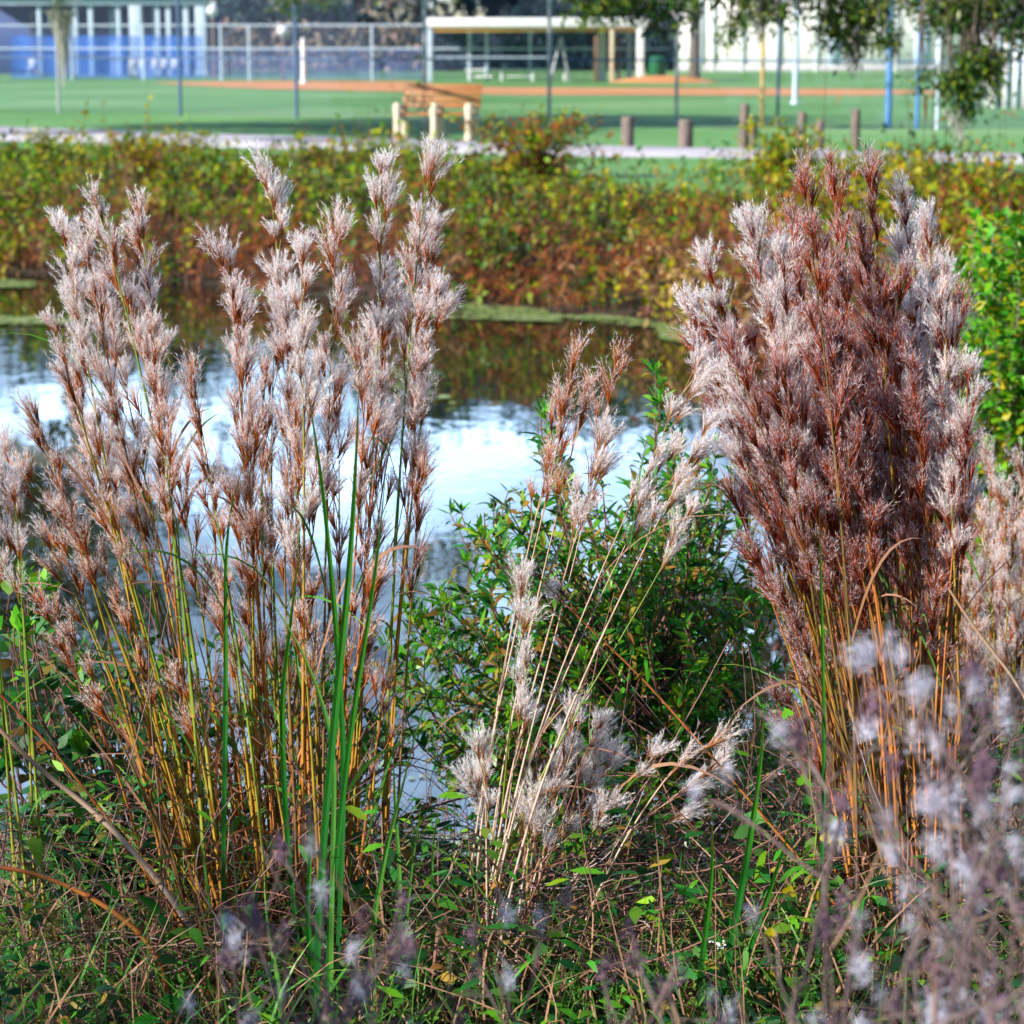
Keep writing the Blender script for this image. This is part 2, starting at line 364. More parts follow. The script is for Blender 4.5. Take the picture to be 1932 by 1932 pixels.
# ------------------------------------------------------------------ world, sun, camera
AZ, EL = 238, 28
w = bpy.data.worlds.new('World'); SC.world = w; w.use_nodes = True
nt = w.node_tree; nt.nodes.clear()
wo = nt.nodes.new('ShaderNodeOutputWorld'); bg = nt.nodes.new('ShaderNodeBackground'); nt.links.new(bg.outputs[0], wo.inputs[0])
sky = nt.nodes.new('ShaderNodeTexSky'); sky.sky_type = 'NISHITA'; sky.sun_disc = False
sky.sun_elevation = R(EL); sky.sun_rotation = R(AZ); sky.air_density = 1.0; sky.dust_density = .1; sky.ozone_density = 4.0
tc = nt.nodes.new('ShaderNodeTexCoord'); sp = nt.nodes.new('ShaderNodeSeparateXYZ'); nt.links.new(tc.outputs['Generated'], sp.inputs[0])
ad = nt.nodes.new('ShaderNodeMath'); ad.operation = 'ADD'; ad.inputs[1].default_value = .12; nt.links.new(sp.outputs['Z'], ad.inputs[0])
dx = nt.nodes.new('ShaderNodeMath'); dx.operation = 'DIVIDE'; nt.links.new(sp.outputs['X'], dx.inputs[0]); nt.links.new(ad.outputs[0], dx.inputs[1])
dy = nt.nodes.new('ShaderNodeMath'); dy.operation = 'DIVIDE'; nt.links.new(sp.outputs['Y'], dy.inputs[0]); nt.links.new(ad.outputs[0], dy.inputs[1])
cb = nt.nodes.new('ShaderNodeCombineXYZ'); nt.links.new(dx.outputs[0], cb.inputs[0]); nt.links.new(dy.outputs[0], cb.inputs[1])
cn = nt.nodes.new('ShaderNodeTexNoise'); cn.inputs['Scale'].default_value = 1.1; cn.inputs['Detail'].default_value = 7; cn.inputs['Roughness'].default_value = .55; nt.links.new(cb.outputs[0], cn.inputs['Vector'])
cr = ramp(nt, [(.40, (0, 0, 0)), (.60, (1, 1, 1))]); nt.links.new(cn.outputs[0], cr.inputs[0])
lo = nt.nodes.new('ShaderNodeMapRange'); lo.inputs[1].default_value = .30; lo.inputs[2].default_value = .48; lo.inputs[3].default_value = 1; lo.inputs[4].default_value = 0
nt.links.new(sp.outputs['Z'], lo.inputs[0])
cl = nt.nodes.new('ShaderNodeMath'); cl.operation = 'MULTIPLY'; nt.links.new(cr.outputs[0], cl.inputs[0]); fr = nt.nodes.new('ShaderNodeMapRange'); fr.inputs[1].default_value = .25; fr.inputs[2].default_value = .75; nt.links.new(sp.outputs['Y'], fr.inputs[0])
fm = nt.nodes.new('ShaderNodeMath'); fm.operation = 'MULTIPLY'; nt.links.new(lo.outputs[0], fm.inputs[0]); nt.links.new(fr.outputs[0], fm.inputs[1])
nt.links.new(fm.outputs[0], cl.inputs[1])
cm = nt.nodes.new('ShaderNodeMixRGB'); nt.links.new(cl.outputs[0], cm.inputs[0]); nt.links.new(sky.outputs[0], cm.inputs[1]); cm.inputs[2].default_value = (21, 31, 45, 1)
nt.links.new(cm.outputs[0], bg.inputs[0]); bg.inputs[1].default_value = .062
sd = bpy.data.lights.new('sun', 'SUN'); sd.energy = 5.0; sd.angle = R(.53); sd.color = (1, .92, .80)
so = bpy.data.objects.new('sun', sd); COL.objects.link(so)
from mathutils import Vector
dvec = Vector((math.sin(R(AZ)) * math.cos(R(EL)), math.cos(R(AZ)) * math.cos(R(EL)), math.sin(R(EL))))
so.rotation_euler = dvec.to_track_quat('Z', 'Y').to_euler(); so.location = dvec * 50
cd = bpy.data.cameras.new('camera'); cam = bpy.data.objects.new('camera', cd); COL.objects.link(cam)
cam.location = EYE; cam.rotation_euler = (math.pi / 2 - TH, 0, 0)
cd.sensor_width = 24; cd.sensor_height = 24; cd.lens = 24 / F; cd.clip_end = 3000; cd.clip_start = .05
cd.dof.use_dof = True; cd.dof.focus_distance = 3.95; cd.dof.aperture_fstop = 5.8
SC.camera = cam
SC.view_settings.view_transform = 'Standard'; SC.view_settings.look = 'None'; SC.view_settings.exposure = 1.0; SC.view_settings.gamma = 1
SC.cycles.max_bounces = 8; SC.cycles.transparent_max_bounces = 4; SC.cycles.use_denoising = True
SC.cycles.caustics_reflective = False; SC.cycles.caustics_refractive = False

# ------------------------------------------------------------------ bluestem grass
def bez(b, c1, c2, t, n):
    u = np.linspace(0, 1, n)[:, None]
    return b * (1 - u) ** 3 + 3 * c1 * u * (1 - u) ** 2 + 3 * c2 * u * u * (1 - u) + t * u ** 3
def at_s(path, s):
    """positions and tangents at arc fractions s"""
    seg = np.linalg.norm(np.diff(path, axis=0), axis=1); cum = np.r_[0, np.cumsum(seg)]; L = cum[-1]
    q = np.stack([np.interp(s * L, cum, path[:, k]) for k in range(3)], -1)
    e = .01
    q2 = np.stack([np.interp(np.minimum(s + e, 1) * L, cum, path[:, k]) for k in range(3)], -1)
    q1 = np.stack([np.interp(np.maximum(np.minimum(s + e, 1) - 2 * e, 0) * L, cum, path[:, k]) for k in range(3)], -1)
    return q, nrm(q2 - q1), L
def plume(mb, path, Lp, bract, silk, stem, r, spread=1.0, fluff=11, rays=26, size=1.15, step=.036, bw=1.0):
    seg = np.linalg.norm(np.diff(path, axis=0), axis=1).sum()
    nt_ = max(3, int(Lp / step))
    s = 1 - (np.linspace(0, 1, nt_) ** 1.05 * Lp + .004) / seg - r.uniform(-.3, .3, nt_) * .02
    s = np.clip(s, .05, 1.0)
    q, tg, L = at_s(path, s)
    f = np.linspace(0, 1, nt_)                              # 0 = top of the plume
    ang = np.where(f < .06, .05, r.uniform(.10, .40, nt_)) * spread
    sd_ = perp(tg, r)
    ax = nrm(tg * np.cos(ang)[:, None] + sd_ * np.sin(ang)[:, None])
    br = np.where(f < .06, 0, r.uniform(.0, .035, nt_) + .045 * f * r.random(nt_)) * size
    o = q + ax * br[:, None]
    ax2 = nrm(ax + tg * .35)
    # little side branches
    mb.tubes(np.stack([q, (q + o) / 2, o], 1), np.full((nt_, 3), .0009), stem, 3, np.array([.9, .95, 1]))
    sz = r.uniform(.6, 1.28, nt_) * size * np.where(f < .1, .95, 1)
    half = r.uniform(.34, .62, nt_) * spread
    # racemes
    A = np.repeat(ax2, rays, 0); O = np.repeat(o, rays, 0); SZ = np.repeat(sz, rays); H = np.repeat(half, rays)
    A2 = A
    a = (H * np.sqrt(r.random(len(A))))[:, None]; pp = perp(A, r)
    d0 = nrm(A2 * np.cos(a * .7) + pp * np.sin(a * .7)); d1 = nrm(A2 * np.cos(a * 1.12) + pp * np.sin(a * 1.12) + r.normal(size=A.shape) * .05)
    ln = (SZ * r.uniform(.030, .062, len(A)))[:, None]
    O = O + A * (r.uniform(-.008, .012, len(A)) * SZ)[:, None]
    p1 = O + d0 * ln * .5; p2 = p1 + d1 * ln * .5
    pts = np.stack([O, p1, p2], 1)
    W = bw * np.array([.00064, .00052, .00012])[None] * r.uniform(.7, 1.3, (len(A), 1))
    mb.ribbons(pts, W, perp(d0, r), bract)
    # silky hairs
    if fluff:
        fluff = int(round(fluff * 1.45)); n = len(A) * fluff
        u = (.36 + .64 * r.random(n) ** .65)[:, None]
        O2 = np.repeat(O, fluff, 0); P1 = np.repeat(p1, fluff, 0); P2 = np.repeat(p2, fluff, 0)
        q_ = np.where(u < .5, O2 + (P1 - O2) * u * 2, P1 + (P2 - P1) * (u * 2 - 1))
        dd = np.where(u < .5, np.repeat(d0, fluff, 0), np.repeat(d1, fluff, 0))
        b_ = r.uniform(.25, .85, n)[:, None]; pv = perp(dd, r)
        hd = dd * np.cos(b_) + pv * np.sin(b_)
        hl = (r.uniform(.0045, .0105, n) * np.repeat(SZ, fluff))[:, None]
        sw = perp(hd, r) * .00036
        mb.tris(q_ - sw, q_ + sw, q_ + hd * hl, silk)
def blade(mb, b, d, ln, w, mat, r, droop=.5, k=8, curl=None):
    """one strap leaf from b in direction d, arching over"""
    d = nrm(np.asarray(d, float)); u = np.linspace(0, 1, k)[:, None]
    h = np.array([d[0], d[1], 0]); 
    if np.linalg.norm(h) < .05: h = np.array([*r.normal(size=2), 0])
    h = nrm(h)
    pts = b + d * ln * u + (h * .35 - np.array([0, 0, 1.0])) * (droop * ln) * u ** 2.2
    if curl is not None: pts = pts + curl * u ** 2
    wd = w * np.clip(np.sin(np.pi * (np.linspace(0, 1, k) * .86 + .14)) ** .7, 0, 1); wd[-1] = w * .03
    side = nrm(np.cross(d, [0, 0, 1.0]) + .5 * r.normal(size=3))
    mb.ribbons(pts[None], wd[None], side[None], mat)
def stalk(T, tip, base, Lp, bract, silk, stem, r, thick=1.0, bulge=.28, fluff=15, spread=1.05, blades=1, blade_mats=('blade_green',), rays=27, size=1.06, step=.027, name='stalk', parent=None, bw=1.0):
    h = tip - base
    hz = np.array([0, 0, np.linalg.norm(h)])
    c1 = base + .38 * hz * .8 + h * .06 + np.r_[r.normal(size=2) * .012, 0]
    c2 = tip - h * .30 - np.array([h[0], h[1], 0]) * bulge * .5 + np.r_[r.normal(size=2) * .02, 0]
    path = bez(base, c1, c2, tip, 22)
    mb = MB(); rad = np.interp(np.linspace(0, 1, 22), [0, .5, .8, 1], [.0030, .0024, .0014, .0006]) * thick * r.uniform(.8, 1.25)
    mb.tubes(path[None], rad[None], stem, 6)
    # nodes and clasping sheaths
    for s0 in np.arange(r.uniform(.06, .14), .68, r.uniform(.12, .17)):
        q, tg, L = at_s(path, np.array([s0, s0 + .006, s0 + .09]))
        rr = np.interp(s0, np.linspace(0, 1, 22), rad)
        mb.tubes(q[None, :2], np.array([[rr * 1.45, rr * 1.3]]), 'twig_red' if r.random() < .5 else stem, 6, np.array([.05, .05]))
        if r.random() < .7:
            sd_ = perp(tg[:1], r)[0]
            qq = q + sd_ * rr * .7
            mb.ribbons(qq[None], np.array([[rr * 1.8, rr * 1.7, rr * .5]]), perp(tg[1:2], r), stem, np.array([.15, .3, .5]))
    so = T.part(mb, name, parent)
    if Lp > 0:
        pm = MB(); plume(pm, path, Lp, bract, silk, stem, r, spread, fluff, rays, size, step, bw); T.part(pm, 'plume', so)
    for k in range(blades):
        bm_ = MB(); s0 = r.uniform(.22, .8)
        q, tg, L = at_s(path, np.array([s0]))
        out_ = perp(tg, r)[0]
        d = nrm(tg[0] * 1.0 + out_ * r.uniform(.15, .5))
        blade(bm_, q[0], d, r.uniform(.16, .42), r.uniform(.0016, .0036), blade_mats[int(r.integers(len(blade_mats)))], r, r.uniform(.1, .75), 9)
        T.part(bm_, 'leaf_blade', so)
    return so
def tangle(mb, c, rx, ry, n, mat, r, h=(.15, .5), ln=(.15, .45), w=.0022):
    """dry basal leaves springing from a foot"""
    for _ in range(n):
        x, y = c[0] + r.normal() * rx, c[1] + r.normal() * ry
        b = np.array([x, y, float(zg(x, y)) + r.uniform(0, h[0])])
        d = nrm(np.array([r.normal() * .5, r.normal() * .5, 1]))
        blade(mb, b, d, r.uniform(*ln), w * r.uniform(.6, 1.5), mat if isinstance(mat, str) else mat[int(r.integers(len(mat)))], r, r.uniform(.1, .9), 7)

def clump(label, tips, base_fn, D, dd, bract, silk, stems, r, foot, lp_fn, **kw):
    T = Thing('bluestem_clump', foot, label, 'grass clump', 'bushy grass clumps on the near bank')
    tm = kw.pop('tangle_mats', ('blade_tan', 'blade_tan', 'blade_green')); tn = kw.pop('tangle_n', 90); sp = kw.pop('foot_spread', (.2, .08))
    for tp_ in tips:
        px, py = tp_[:2]
        d = D + r.uniform(-dd, dd)
        tip = P(px + (10 if px < 1560 else -8) * (D < 3.91 and px > 1285), py + 44, d)
        bx_, by_ = base_fn(px, py, r)
        base = P(bx_, by_, D + r.uniform(-.12, .12) + (d - D) * .4)
        base[2] = float(zg(base[0], base[1])) - .02
        k = dict(kw)
        if len(tp_) > 2: k.update(tp_[2])
        Lp = k.pop('Lp', None) or lp_fn(px, py, r)
        st = k.pop('stem', None) or stems[int(r.integers(len(stems)))]
        stalk(T, tip, base, Lp, k.pop('bract', bract), k.pop('silk', silk), st, r, **k)
    mb = MB(); tangle(mb, foot, sp[0], sp[1], tn, tm, r); o = T.part(mb, 'basal_leaves'); o['kind'] = 'stuff'
    return T

PX = F / S
rA = np.random.default_rng(3)
tipsA = [(120, 388), (190, 360), (265, 368), (168, 448), (196, 515), (435, 468), (508, 308), (567, 431), (635, 408), (540, 545), (720, 283), (803, 303), (817, 402), (828, 520),
         (450, 560), (72, 748), (203, 690), (110, 590), (285, 590), (370, 700), (480, 790), (520, 570), (500, 680), (690, 640), (735, 540), (640, 700), (560, 745), (690, 830), (792, 850),
         (610, 850), (300, 760), (250, 850), (340, 880), (400, 860), (450, 900), (180, 800), (150, 705), (95, 985), (132, 950), (60, 860), (88, 1110), (140, 1165), (540, 880), (745, 750), (470, 1100), (485, 1230), (722, 1275), (590, 1090), (700, 1080), (200, 1010), (265, 950)]
def baseA(px, py, r):
    f = np.clip((px - 60) / 770, 0, 1)
    return 330 + f * 385 + r.normal() * 22, 1850 + r.uniform(-30, 70)
tA = []
for q in tipsA:
    k = {}
    if q[1] > 1050: k = dict(Lp=.14 + .06 * rA.random())
    if q[1] > 640: k.update(fluff=7, bw=1.35)
    elif q[1] < 560: k.update(fluff=16, bw=1.15)
    if q in ((508, 308), (567, 431), (720, 283), (120, 388)): k.update(silk='silk_bright', fluff=22, bw=1.0)
    tA.append((*q, k))
for _ in range(34):
    tA.append((rA.uniform(200, 760), rA.uniform(980, 1500), dict(Lp=-1, blades=3, blade_mats=('blade_tan', 'blade_rust', 'blade_rust', 'blade_green'), stem=('stem_rust', 'stem_dim', 'stem_gold')[int(rA.integers(3))])))
for _ in range(12):
    tA.append((rA.uniform(230, 740), rA.uniform(900, 1350), dict(Lp=.16, fluff=6, bw=1.35)))
clump('tall straw and green stemmed grass clump with lavender white plumes, behind the broad cattail blades', tA, baseA, 3.92, .17, 'bract_tan', 'silk', ['stem_gold', 'stem_rust', 'stem_green', 'stem_gold', 'stem_dim'], rA, (*P(520, 1860, 3.95)[:2], .1),
      lambda px, py, r: np.clip((1250 - py) / 1700, .16, .5) * r.uniform(.75, 1.1), blades=2, blade_mats=('blade_green', 'blade_green', 'blade_tan'), tangle_n=170, foot_spread=(.17, .1), thick=1.1, fluff=13, bw=1.2)
rB = np.random.default_rng(5)
tipsB = [(1557, 272), (1508, 313), (1655, 306), (1715, 342), (1413, 412), (1336, 488), (1291, 550), (1760, 385), (1792, 497), (1809, 536), (1480, 375), (1459, 438), (1532, 438), (1592, 466), (1641, 494), (1634, 400),
         (1466, 529), (1501, 508), (1693, 536), (1746, 525), (1802, 606), (1837, 690), (1832, 785), (1826, 815), (1326, 585), (1312, 637), (1343, 683), (1403, 620), ]
tipsB = [(a, b_, dict(silk='silk_bright', fluff=17, bw=1.15)) if rB.random() < .42 else (a, b_) for a, b_ in tipsB]
for _ in range(44):
    tipsB.append((rB.uniform(1375, 1785), rB.uniform(560, 940)))
tipsB += [(1432, 1040, dict(Lp=.13, silk='silk_mauve')), (1470, 1085, dict(Lp=.2, silk='silk')), (1490, 1180, dict(Lp=.2, silk='silk')), (1480, 1290, dict(Lp=.2)), (1495, 1345, dict(Lp=.18)), (1560, 1060, dict(Lp=.2)), (1640, 1100, dict(Lp=.2)), (1720, 1020, dict(Lp=.2)), (1770, 1080, dict(Lp=.18)), (1590, 930), (1700, 900), (1480, 900)]
def baseB(px, py, r):
    f = np.clip((px - 1290) / 550, 0, 1)
    return 1600 + f * 190 + r.normal() * 26, 1880 + r.uniform(-40, 60)
clump('dense rust brown grass clump with wine red plumes, tallest and thickest on the bank', tipsB, baseB, 3.88, .2, 'bract_red', 'silk_mauve', ['stem_rust', 'stem_rust', 'stem_gold', 'stem_dim'], rB, (*P(1690, 1880, 3.9)[:2], .1),
      lambda px, py, r: np.clip((1300 - py) / 1750, .22, .52) * r.uniform(.8, 1.1), blades=1, blade_mats=('blade_tan', 'blade_tan', 'blade_green'), tangle_n=150, foot_spread=(.13, .1), fluff=5, rays=30, size=1.12, bw=1.35)
rC = np.random.default_rng(8)
tipsC = [(1080, 648, dict(Lp=.27, fluff=4, bract='bract_tan')), (1160, 652, dict(Lp=.27, fluff=4, bract='bract_tan')), (1060, 735, dict(Lp=.2, fluff=5, bract='bract_tan')), (1108, 690, dict(Lp=.22, fluff=5, bract='bract_tan')), (1296, 660, dict(Lp=.24)), (1318, 770, dict(Lp=.2)), (1268, 800, dict(Lp=.2)), (1288, 930, dict(Lp=.12)), (1130, 800, dict(Lp=.2)),
         (982, 1062, dict(Lp=.13, silk='silk_bright')), (992, 1210, dict(Lp=.09, silk='silk_bright')), (985, 1275, dict(Lp=.12, silk='silk_bright')), (1092, 1325, dict(Lp=.12)), (912, 1385, dict(Lp=.11, silk='silk_bright')), (888, 1440, dict(Lp=.12, silk='silk_bright')), (1132, 1325, dict(Lp=.18)), (1150, 1400, dict(Lp=.2)), (1225, 1395, dict(Lp=.18)), (1330, 1405, dict(Lp=.16)), (1050, 1420, dict(Lp=.15)), (1010, 1480, dict(Lp=.12))]
def baseC(px, py, r):
    return (900 if px > 1030 and py < 1000 else 965) + r.normal() * 24, 1925 + r.uniform(-30, 50)
clump('sparse pale straw grass clump splaying out in front of the leafy shrub', tipsC, baseC, 3.75, .08, 'bract_pale', 'silk', ['stem_straw', 'stem_straw', 'stem_green'], rC, (*P(950, 1930, 3.75)[:2], .12),
      lambda px, py, r: .2, blades=1, blade_mats=('blade_tan', 'blade_green'), tangle_n=60, foot_spread=(.07, .06), bulge=.16, size=1.0, thick=.72, fluff=20)
rD = np.random.default_rng(9)
tipsD = [(1862, 815), (1928, 848), (1842, 880), (1885, 900), (1915, 930), (1828, 985), (1938, 1000), (1890, 1040), (1850, 1060), (1960, 900), (1985, 960), (1805, 1000), (1905, 1100), (1870, 960)]
clump('blurred orange grass clump with white tips at the edge, beyond the rust brown clump', tipsD, lambda px, py, r: (1880 + (px - 1880) * .3 + r.normal() * 20, 1760), 5.0, .25, 'bract_tan', 'silk_bright', ['stem_rust', 'stem_gold'], rD, (*P(1880, 1760, 5.0)[:2], -.3),
      lambda px, py, r: r.uniform(.3, .45), blades=1, blade_mats=('blade_green', 'blade_tan'), tangle_n=40, fluff=9, size=1.1)
rE = np.random.default_rng(10)
tipsE = [(12, 805), (-30, 860), (30, 905), (-60, 790)]
clump('lone grass stalks at the picture edge, standing apart before the bright water', tipsE, lambda px, py, r: (75 + px * .3 + r.normal() * 15, 1700), 3.95, .1, 'bract_tan', 'silk', ['stem_green'], rE, (*P(75, 1720, 4.0)[:2], 0.05),
      lambda px, py, r: r.uniform(.17, .24), blades=1, tangle_n=20)
# ------------------------------------------------------------------ leafy plants
def leaves(mb, pos, d, ln, wd, mat, r, fold=.25, k=4):
    """pos (n,3), d (n,3) unit, ln/wd (n,) length and half width"""
    n = len(pos)
    if n == 0: return
    sd = nrm(np.cross(d, [0, 0, 1.0]) + .45 * r.normal(size=(n, 3)))
    u = np.linspace(0, 1, k)
    pts = pos[:, None] + d[:, None] * ln[:, None, None] * u[None, :, None]
    pts[..., 2] -= (ln[:, None] * fold * r.uniform(.2, 1.6, (n, 1))) * u[None] ** 2
    prof = {3: [.25, 1, .04], 4: [.12, 1, .75, .03], 5: [.1, .8, 1, .6, .02]}[k]
    W = wd[:, None] * np.array(prof)[None]
    mb.ribbons(pts, W, sd, mat)
def in_poly(x, y, poly):
    ins = np.zeros(np.shape(x), bool)
    for a, b in zip(poly, np.roll(poly, -1, 0)):
        c = ((a[1] > y) != (b[1] > y)); 
        with np.errstate(divide='ignore', invalid='ignore'):
            ins ^= c & (x < a[0] + (y - a[1]) / (b[1] - a[1]) * (b[0] - a[0]))
    return ins
def sample_poly(poly, n, r):
    poly = np.asarray(poly, float); lo, hi = poly.min(0), poly.max(0); out = []
    while len(out) < n:
        q = lo + r.random((n, 2)) * (hi - lo)
        out += list(q[in_poly(q[:, 0], q[:, 1], poly)])
    return np.array(out[:n])
def shrub(name, label, cat, poly, n, d0, d1, foot_px, foot_d, r, ln=(.035, .062), wr=.12, mats=('leaf_lance', 'leaf_tip', 'leaf_old'), nl=34, reach=.30, twig='twig_red', old=.12, stems=6, tiprate=.5, k=4, bare=0, extra=(), group=None):
    fx, fy = foot_px
    base = P(fx, fy, foot_d); base[2] = float(zg(base[0], base[1])) - .03
    T = Thing(name, base, label, cat, group)
    q = np.concatenate([sample_poly(poly, n, r)] + ([np.asarray(extra, float)] if len(extra) else []))
    tips = np.array([P(a, b, r.uniform(d0, d1)) for a, b in q])
    # main stems
    roots = base + np.c_[r.normal(size=(stems, 2)) * .12, np.zeros(stems)]
    hub = []
    for kx in range(stems):
        tgt = tips[int(r.integers(len(tips)))]
        h = roots[kx] + (tgt - roots[kx]) * r.uniform(.45, .6) + np.r_[0, 0, .06]
        pth = bez(roots[kx], roots[kx] + [0, 0, .2], h - [0, 0, .1], h, 8); hub += list(pth[3:])
        mb = MB(); mb.tubes(pth[None], np.linspace(.009, .0045, 8)[None], twig, 6); T.part(mb, 'stem', smooth=True)
    hub = np.array(hub)
    tw = MB(); lf = MB(); K = 10; allp = []
    for tp_ in tips:
        j = hub[int(np.argmin(np.linalg.norm(hub - tp_, axis=1) * r.uniform(.8, 1.25, len(hub)) + .35 * np.maximum(0, hub[:, 2] - tp_[2])))]
        side = r.normal(size=3) * .06
        pth = bez(j, j + (tp_ - j) * .35 + side, tp_ - np.r_[r.normal(size=2) * .05, r.uniform(.03, .14)], tp_, K)
        allp.append(pth)
    A = np.array(allp)
    tw.tubes(A, np.tile(np.linspace(.0032, .0011, K), (len(A), 1)), twig, 4)
    for bi in range(len(A)):
        if bi < bare: continue
        pth = A[bi]; L = np.linalg.norm(np.diff(pth, axis=0), axis=1).sum()
        s = 1 - (r.random(nl) ** 1.15) * min(1, reach / max(L, .05))
        pos, tg, _ = at_s(pth, s)
        a = r.uniform(.6, 1.35, nl)[:, None]
        d = nrm(tg * np.cos(a) + perp(tg, r) * np.sin(a) + [0, 0, .15])
        l_ = r.uniform(*ln, nl); w_ = l_ * wr * r.uniform(.8, 1.25, nl)
        isold = r.random(nl) < old
        leaves(lf, pos[~isold], d[~isold], l_[~isold], w_[~isold], mats[0], r, .3, k)
        leaves(lf, pos[isold], d[isold], l_[isold], w_[isold], mats[2], r, .5, k)
        if r.random() < tiprate:
            m = int(r.integers(7, 12)); tgt = tg[np.argmax(s)]
            a = r.uniform(.3, 1.15, m)[:, None]; tt = np.repeat(tgt[None], m, 0)
            d = nrm(tt * np.cos(a) + perp(tt, r) * np.sin(a) + [0, 0, .25]); l_ = r.uniform(*ln, m) * .95
            leaves(lf, np.repeat(pth[-1:], m, 0), d, l_, l_ * wr, mats[1], r, .25, k)
    T.part(tw, 'twigs'); T.part(lf, 'foliage')
    return T
r2 = np.random.default_rng(21)
polyM = [(770, 1110), (840, 1080), (870, 990), (950, 930), (1010, 905), (1040, 860), (1110, 890), (1190, 850), (1300, 810), (1390, 850), (1430, 960), (1470, 1150), (1490, 1420), (1450, 1560), (1200, 1600), (900, 1600), (790, 1420), (745, 1250)]
shrub('willow_shrub', 'wide green willow leaved shrub with reddish twigs, before the water between the two tall clumps', 'shrub', polyM, 400, 4.5, 5.5, (1150, 1650), 5.0, r2, nl=46, ln=(.026, .054), wr=.115, stems=9, old=.2,
      extra=[(1020, 775), (1028, 790), (1015, 800), (1035, 830), (1050, 850), (1080, 900), (960, 925), (985, 940), (905, 1010), (880, 1060), (1130, 880), (850, 970), (1235, 700), (1250, 720), (1245, 760), (1260, 790), (1220, 830), (870, 965)])
# a second kind: broad soft leaves low on the slope
polyL = [(-30, 1180), (60, 1120), (130, 1180), (240, 1280), (330, 1380), (400, 1500), (380, 1700), (300, 1900), (-30, 1950)]
shrub('leafy_shrub', 'low broad leaved green shrub with tangled bare reddish twigs, beside the lone grass stalks', 'shrub', polyL, 150, 4.1, 4.9, (120, 1880), 4.6, r2, ln=(.035, .065), wr=.24, mats=('leaf_ovate', 'leaf_tip', 'leaf_old'), nl=17, reach=.3, old=.1, stems=7, tiprate=.35, k=5, bare=55,
      extra=[(75, 1115), (40, 1100), (15, 1190)])
polyU = [(60, 1130), (250, 1080), (420, 1130), (560, 1180), (740, 1160), (800, 1300), (820, 1500), (780, 1900), (200, 1900)]
shrub('leafy_shrub', 'dark leafy shrub half hidden behind the gold stems and cattail blades', 'shrub', polyU, 260, 4.5, 5.3, (480, 1800), 4.9, r2, ln=(.03, .055), wr=.2, mats=('leaf_ovate', 'leaf_lance', 'leaf_old'), nl=18, reach=.32, stems=9, tiprate=.2, k=4, bare=90)
polyR = [(1330, 1500), (1480, 1350), (1600, 1300), (1800, 1250), (1932, 1300), (1960, 1900), (1300, 1900)]
shrub('leafy_shrub', 'green shrub showing through the stems of the rust brown clump', 'shrub', polyR, 130, 4.4, 5.3, (1650, 1750), 5.0, r2, ln=(.03, .06), wr=.17, mats=('leaf_lance', 'leaf_tip', 'leaf_old'), nl=24, reach=.32, stems=6, tiprate=.35)
# big bush on the right bank
polyB = [(1770, 840), (1790, 560), (1800, 440), (1850, 385), (1900, 375), (1990, 400), (2040, 600), (2050, 850), (1900, 900)]
shrub('round_bush', 'large rounded yellow green bush on the bank beside the rust brown clump', 'bush', polyB, 330, 8.8, 10.2, (1900, 900), 9.6, r2, ln=(.035, .075), wr=.26, mats=('leaf_tip', 'leaf_tip', 'bank_yellow'), nl=32, reach=.5, old=.22, stems=8, tiprate=.6, twig='twig_grey')

# ------------------------------------------------------------------ vegetation that nobody could count
ru = np.random.default_rng(31)
def frame_ok(p, lo=-60, hi=1992):
    u = p[:, 0] / (p[:, 1] * F) * S + S / 2
    return (u > lo) & (u < hi)
def near_points(n, y0, y1, r):
    y = r.uniform(y0, y1, n); x = (r.random(n) - .5) * F * y * 1.12
    return x, y, zg(x, y)
# undergrowth leaves
mb = MB()
for mat, n, l0, l1, wr, hmax, xf in (('leaf_ovate', 7400, .022, .05, .26, .36, None), ('leaf_lance', 6200, .03, .06, .14, .42, None), ('leaf_old', 1300, .02, .045, .25, .34, None), ('leaf_tip', 1100, .02, .04, .2, .42, None)):
    x, y, z = near_points(int(n * 1.15), 3.2, 6.2, ru)
    keep = (hsh(x * 3 + 5, y * 3) > -.35) | (ru.random(len(x)) < .3)
    x, y, z = x[keep], y[keep], z[keep]
    hm = hmax * np.clip((y - 3.0) / .9, .3, 1)
    pos = np.stack([x, y, z + hm * ru.random(len(x)) ** 1.4], -1)
    d = nrm(np.stack([ru.normal(size=len(x)), ru.normal(size=len(x)), ru.normal(size=len(x)) * .4 + .15], -1))
    l_ = ru.uniform(l0, l1, len(x)); leaves(mb, pos, d, l_, l_ * wr, mat, ru, .35, 4)
tag(mb.build('undergrowth'), kind='stuff')
# thin grass at the feet
mb = MB()
for mat, n, h0, h1, w in (('blade_green', 2300, .12, .38, .0017), ('blade_tan', 2600, .12, .44, .0014), ('lawn_blade', 1500, .10, .3, .002)):
    x, y, z = near_points(n, 3.3, 5.6, ru)
    if mat == 'lawn_blade':
        kp = (x > -.25) | (ru.random(n) < .35); x, y, z = x[kp], y[kp], z[kp]
    n = len(x); b0 = np.stack([x, y, z - .01], -1); d = nrm(np.stack([ru.normal(size=n) * .35, ru.normal(size=n) * .35, np.ones(n)], -1))
    L = ru.uniform(h0, h1, n); u = np.linspace(0, 1, 7)
    hd = nrm(np.stack([ru.normal(size=n), ru.normal(size=n), np.full(n, -1.2)], -1)); dr = ru.uniform(.05, .8, n)
    pts = b0[:, None] + d[:, None] * L[:, None, None] * u[None, :, None] + hd[:, None] * (L * dr)[:, None, None] * (u ** 2.3)[None, :, None]
    W = w * ru.uniform(.6, 1.6, n)[:, None] * np.array([.8, 1, 1, .95, .8, .5, .05])[None]
    mb.ribbons(pts, W, perp(d, ru), mat)
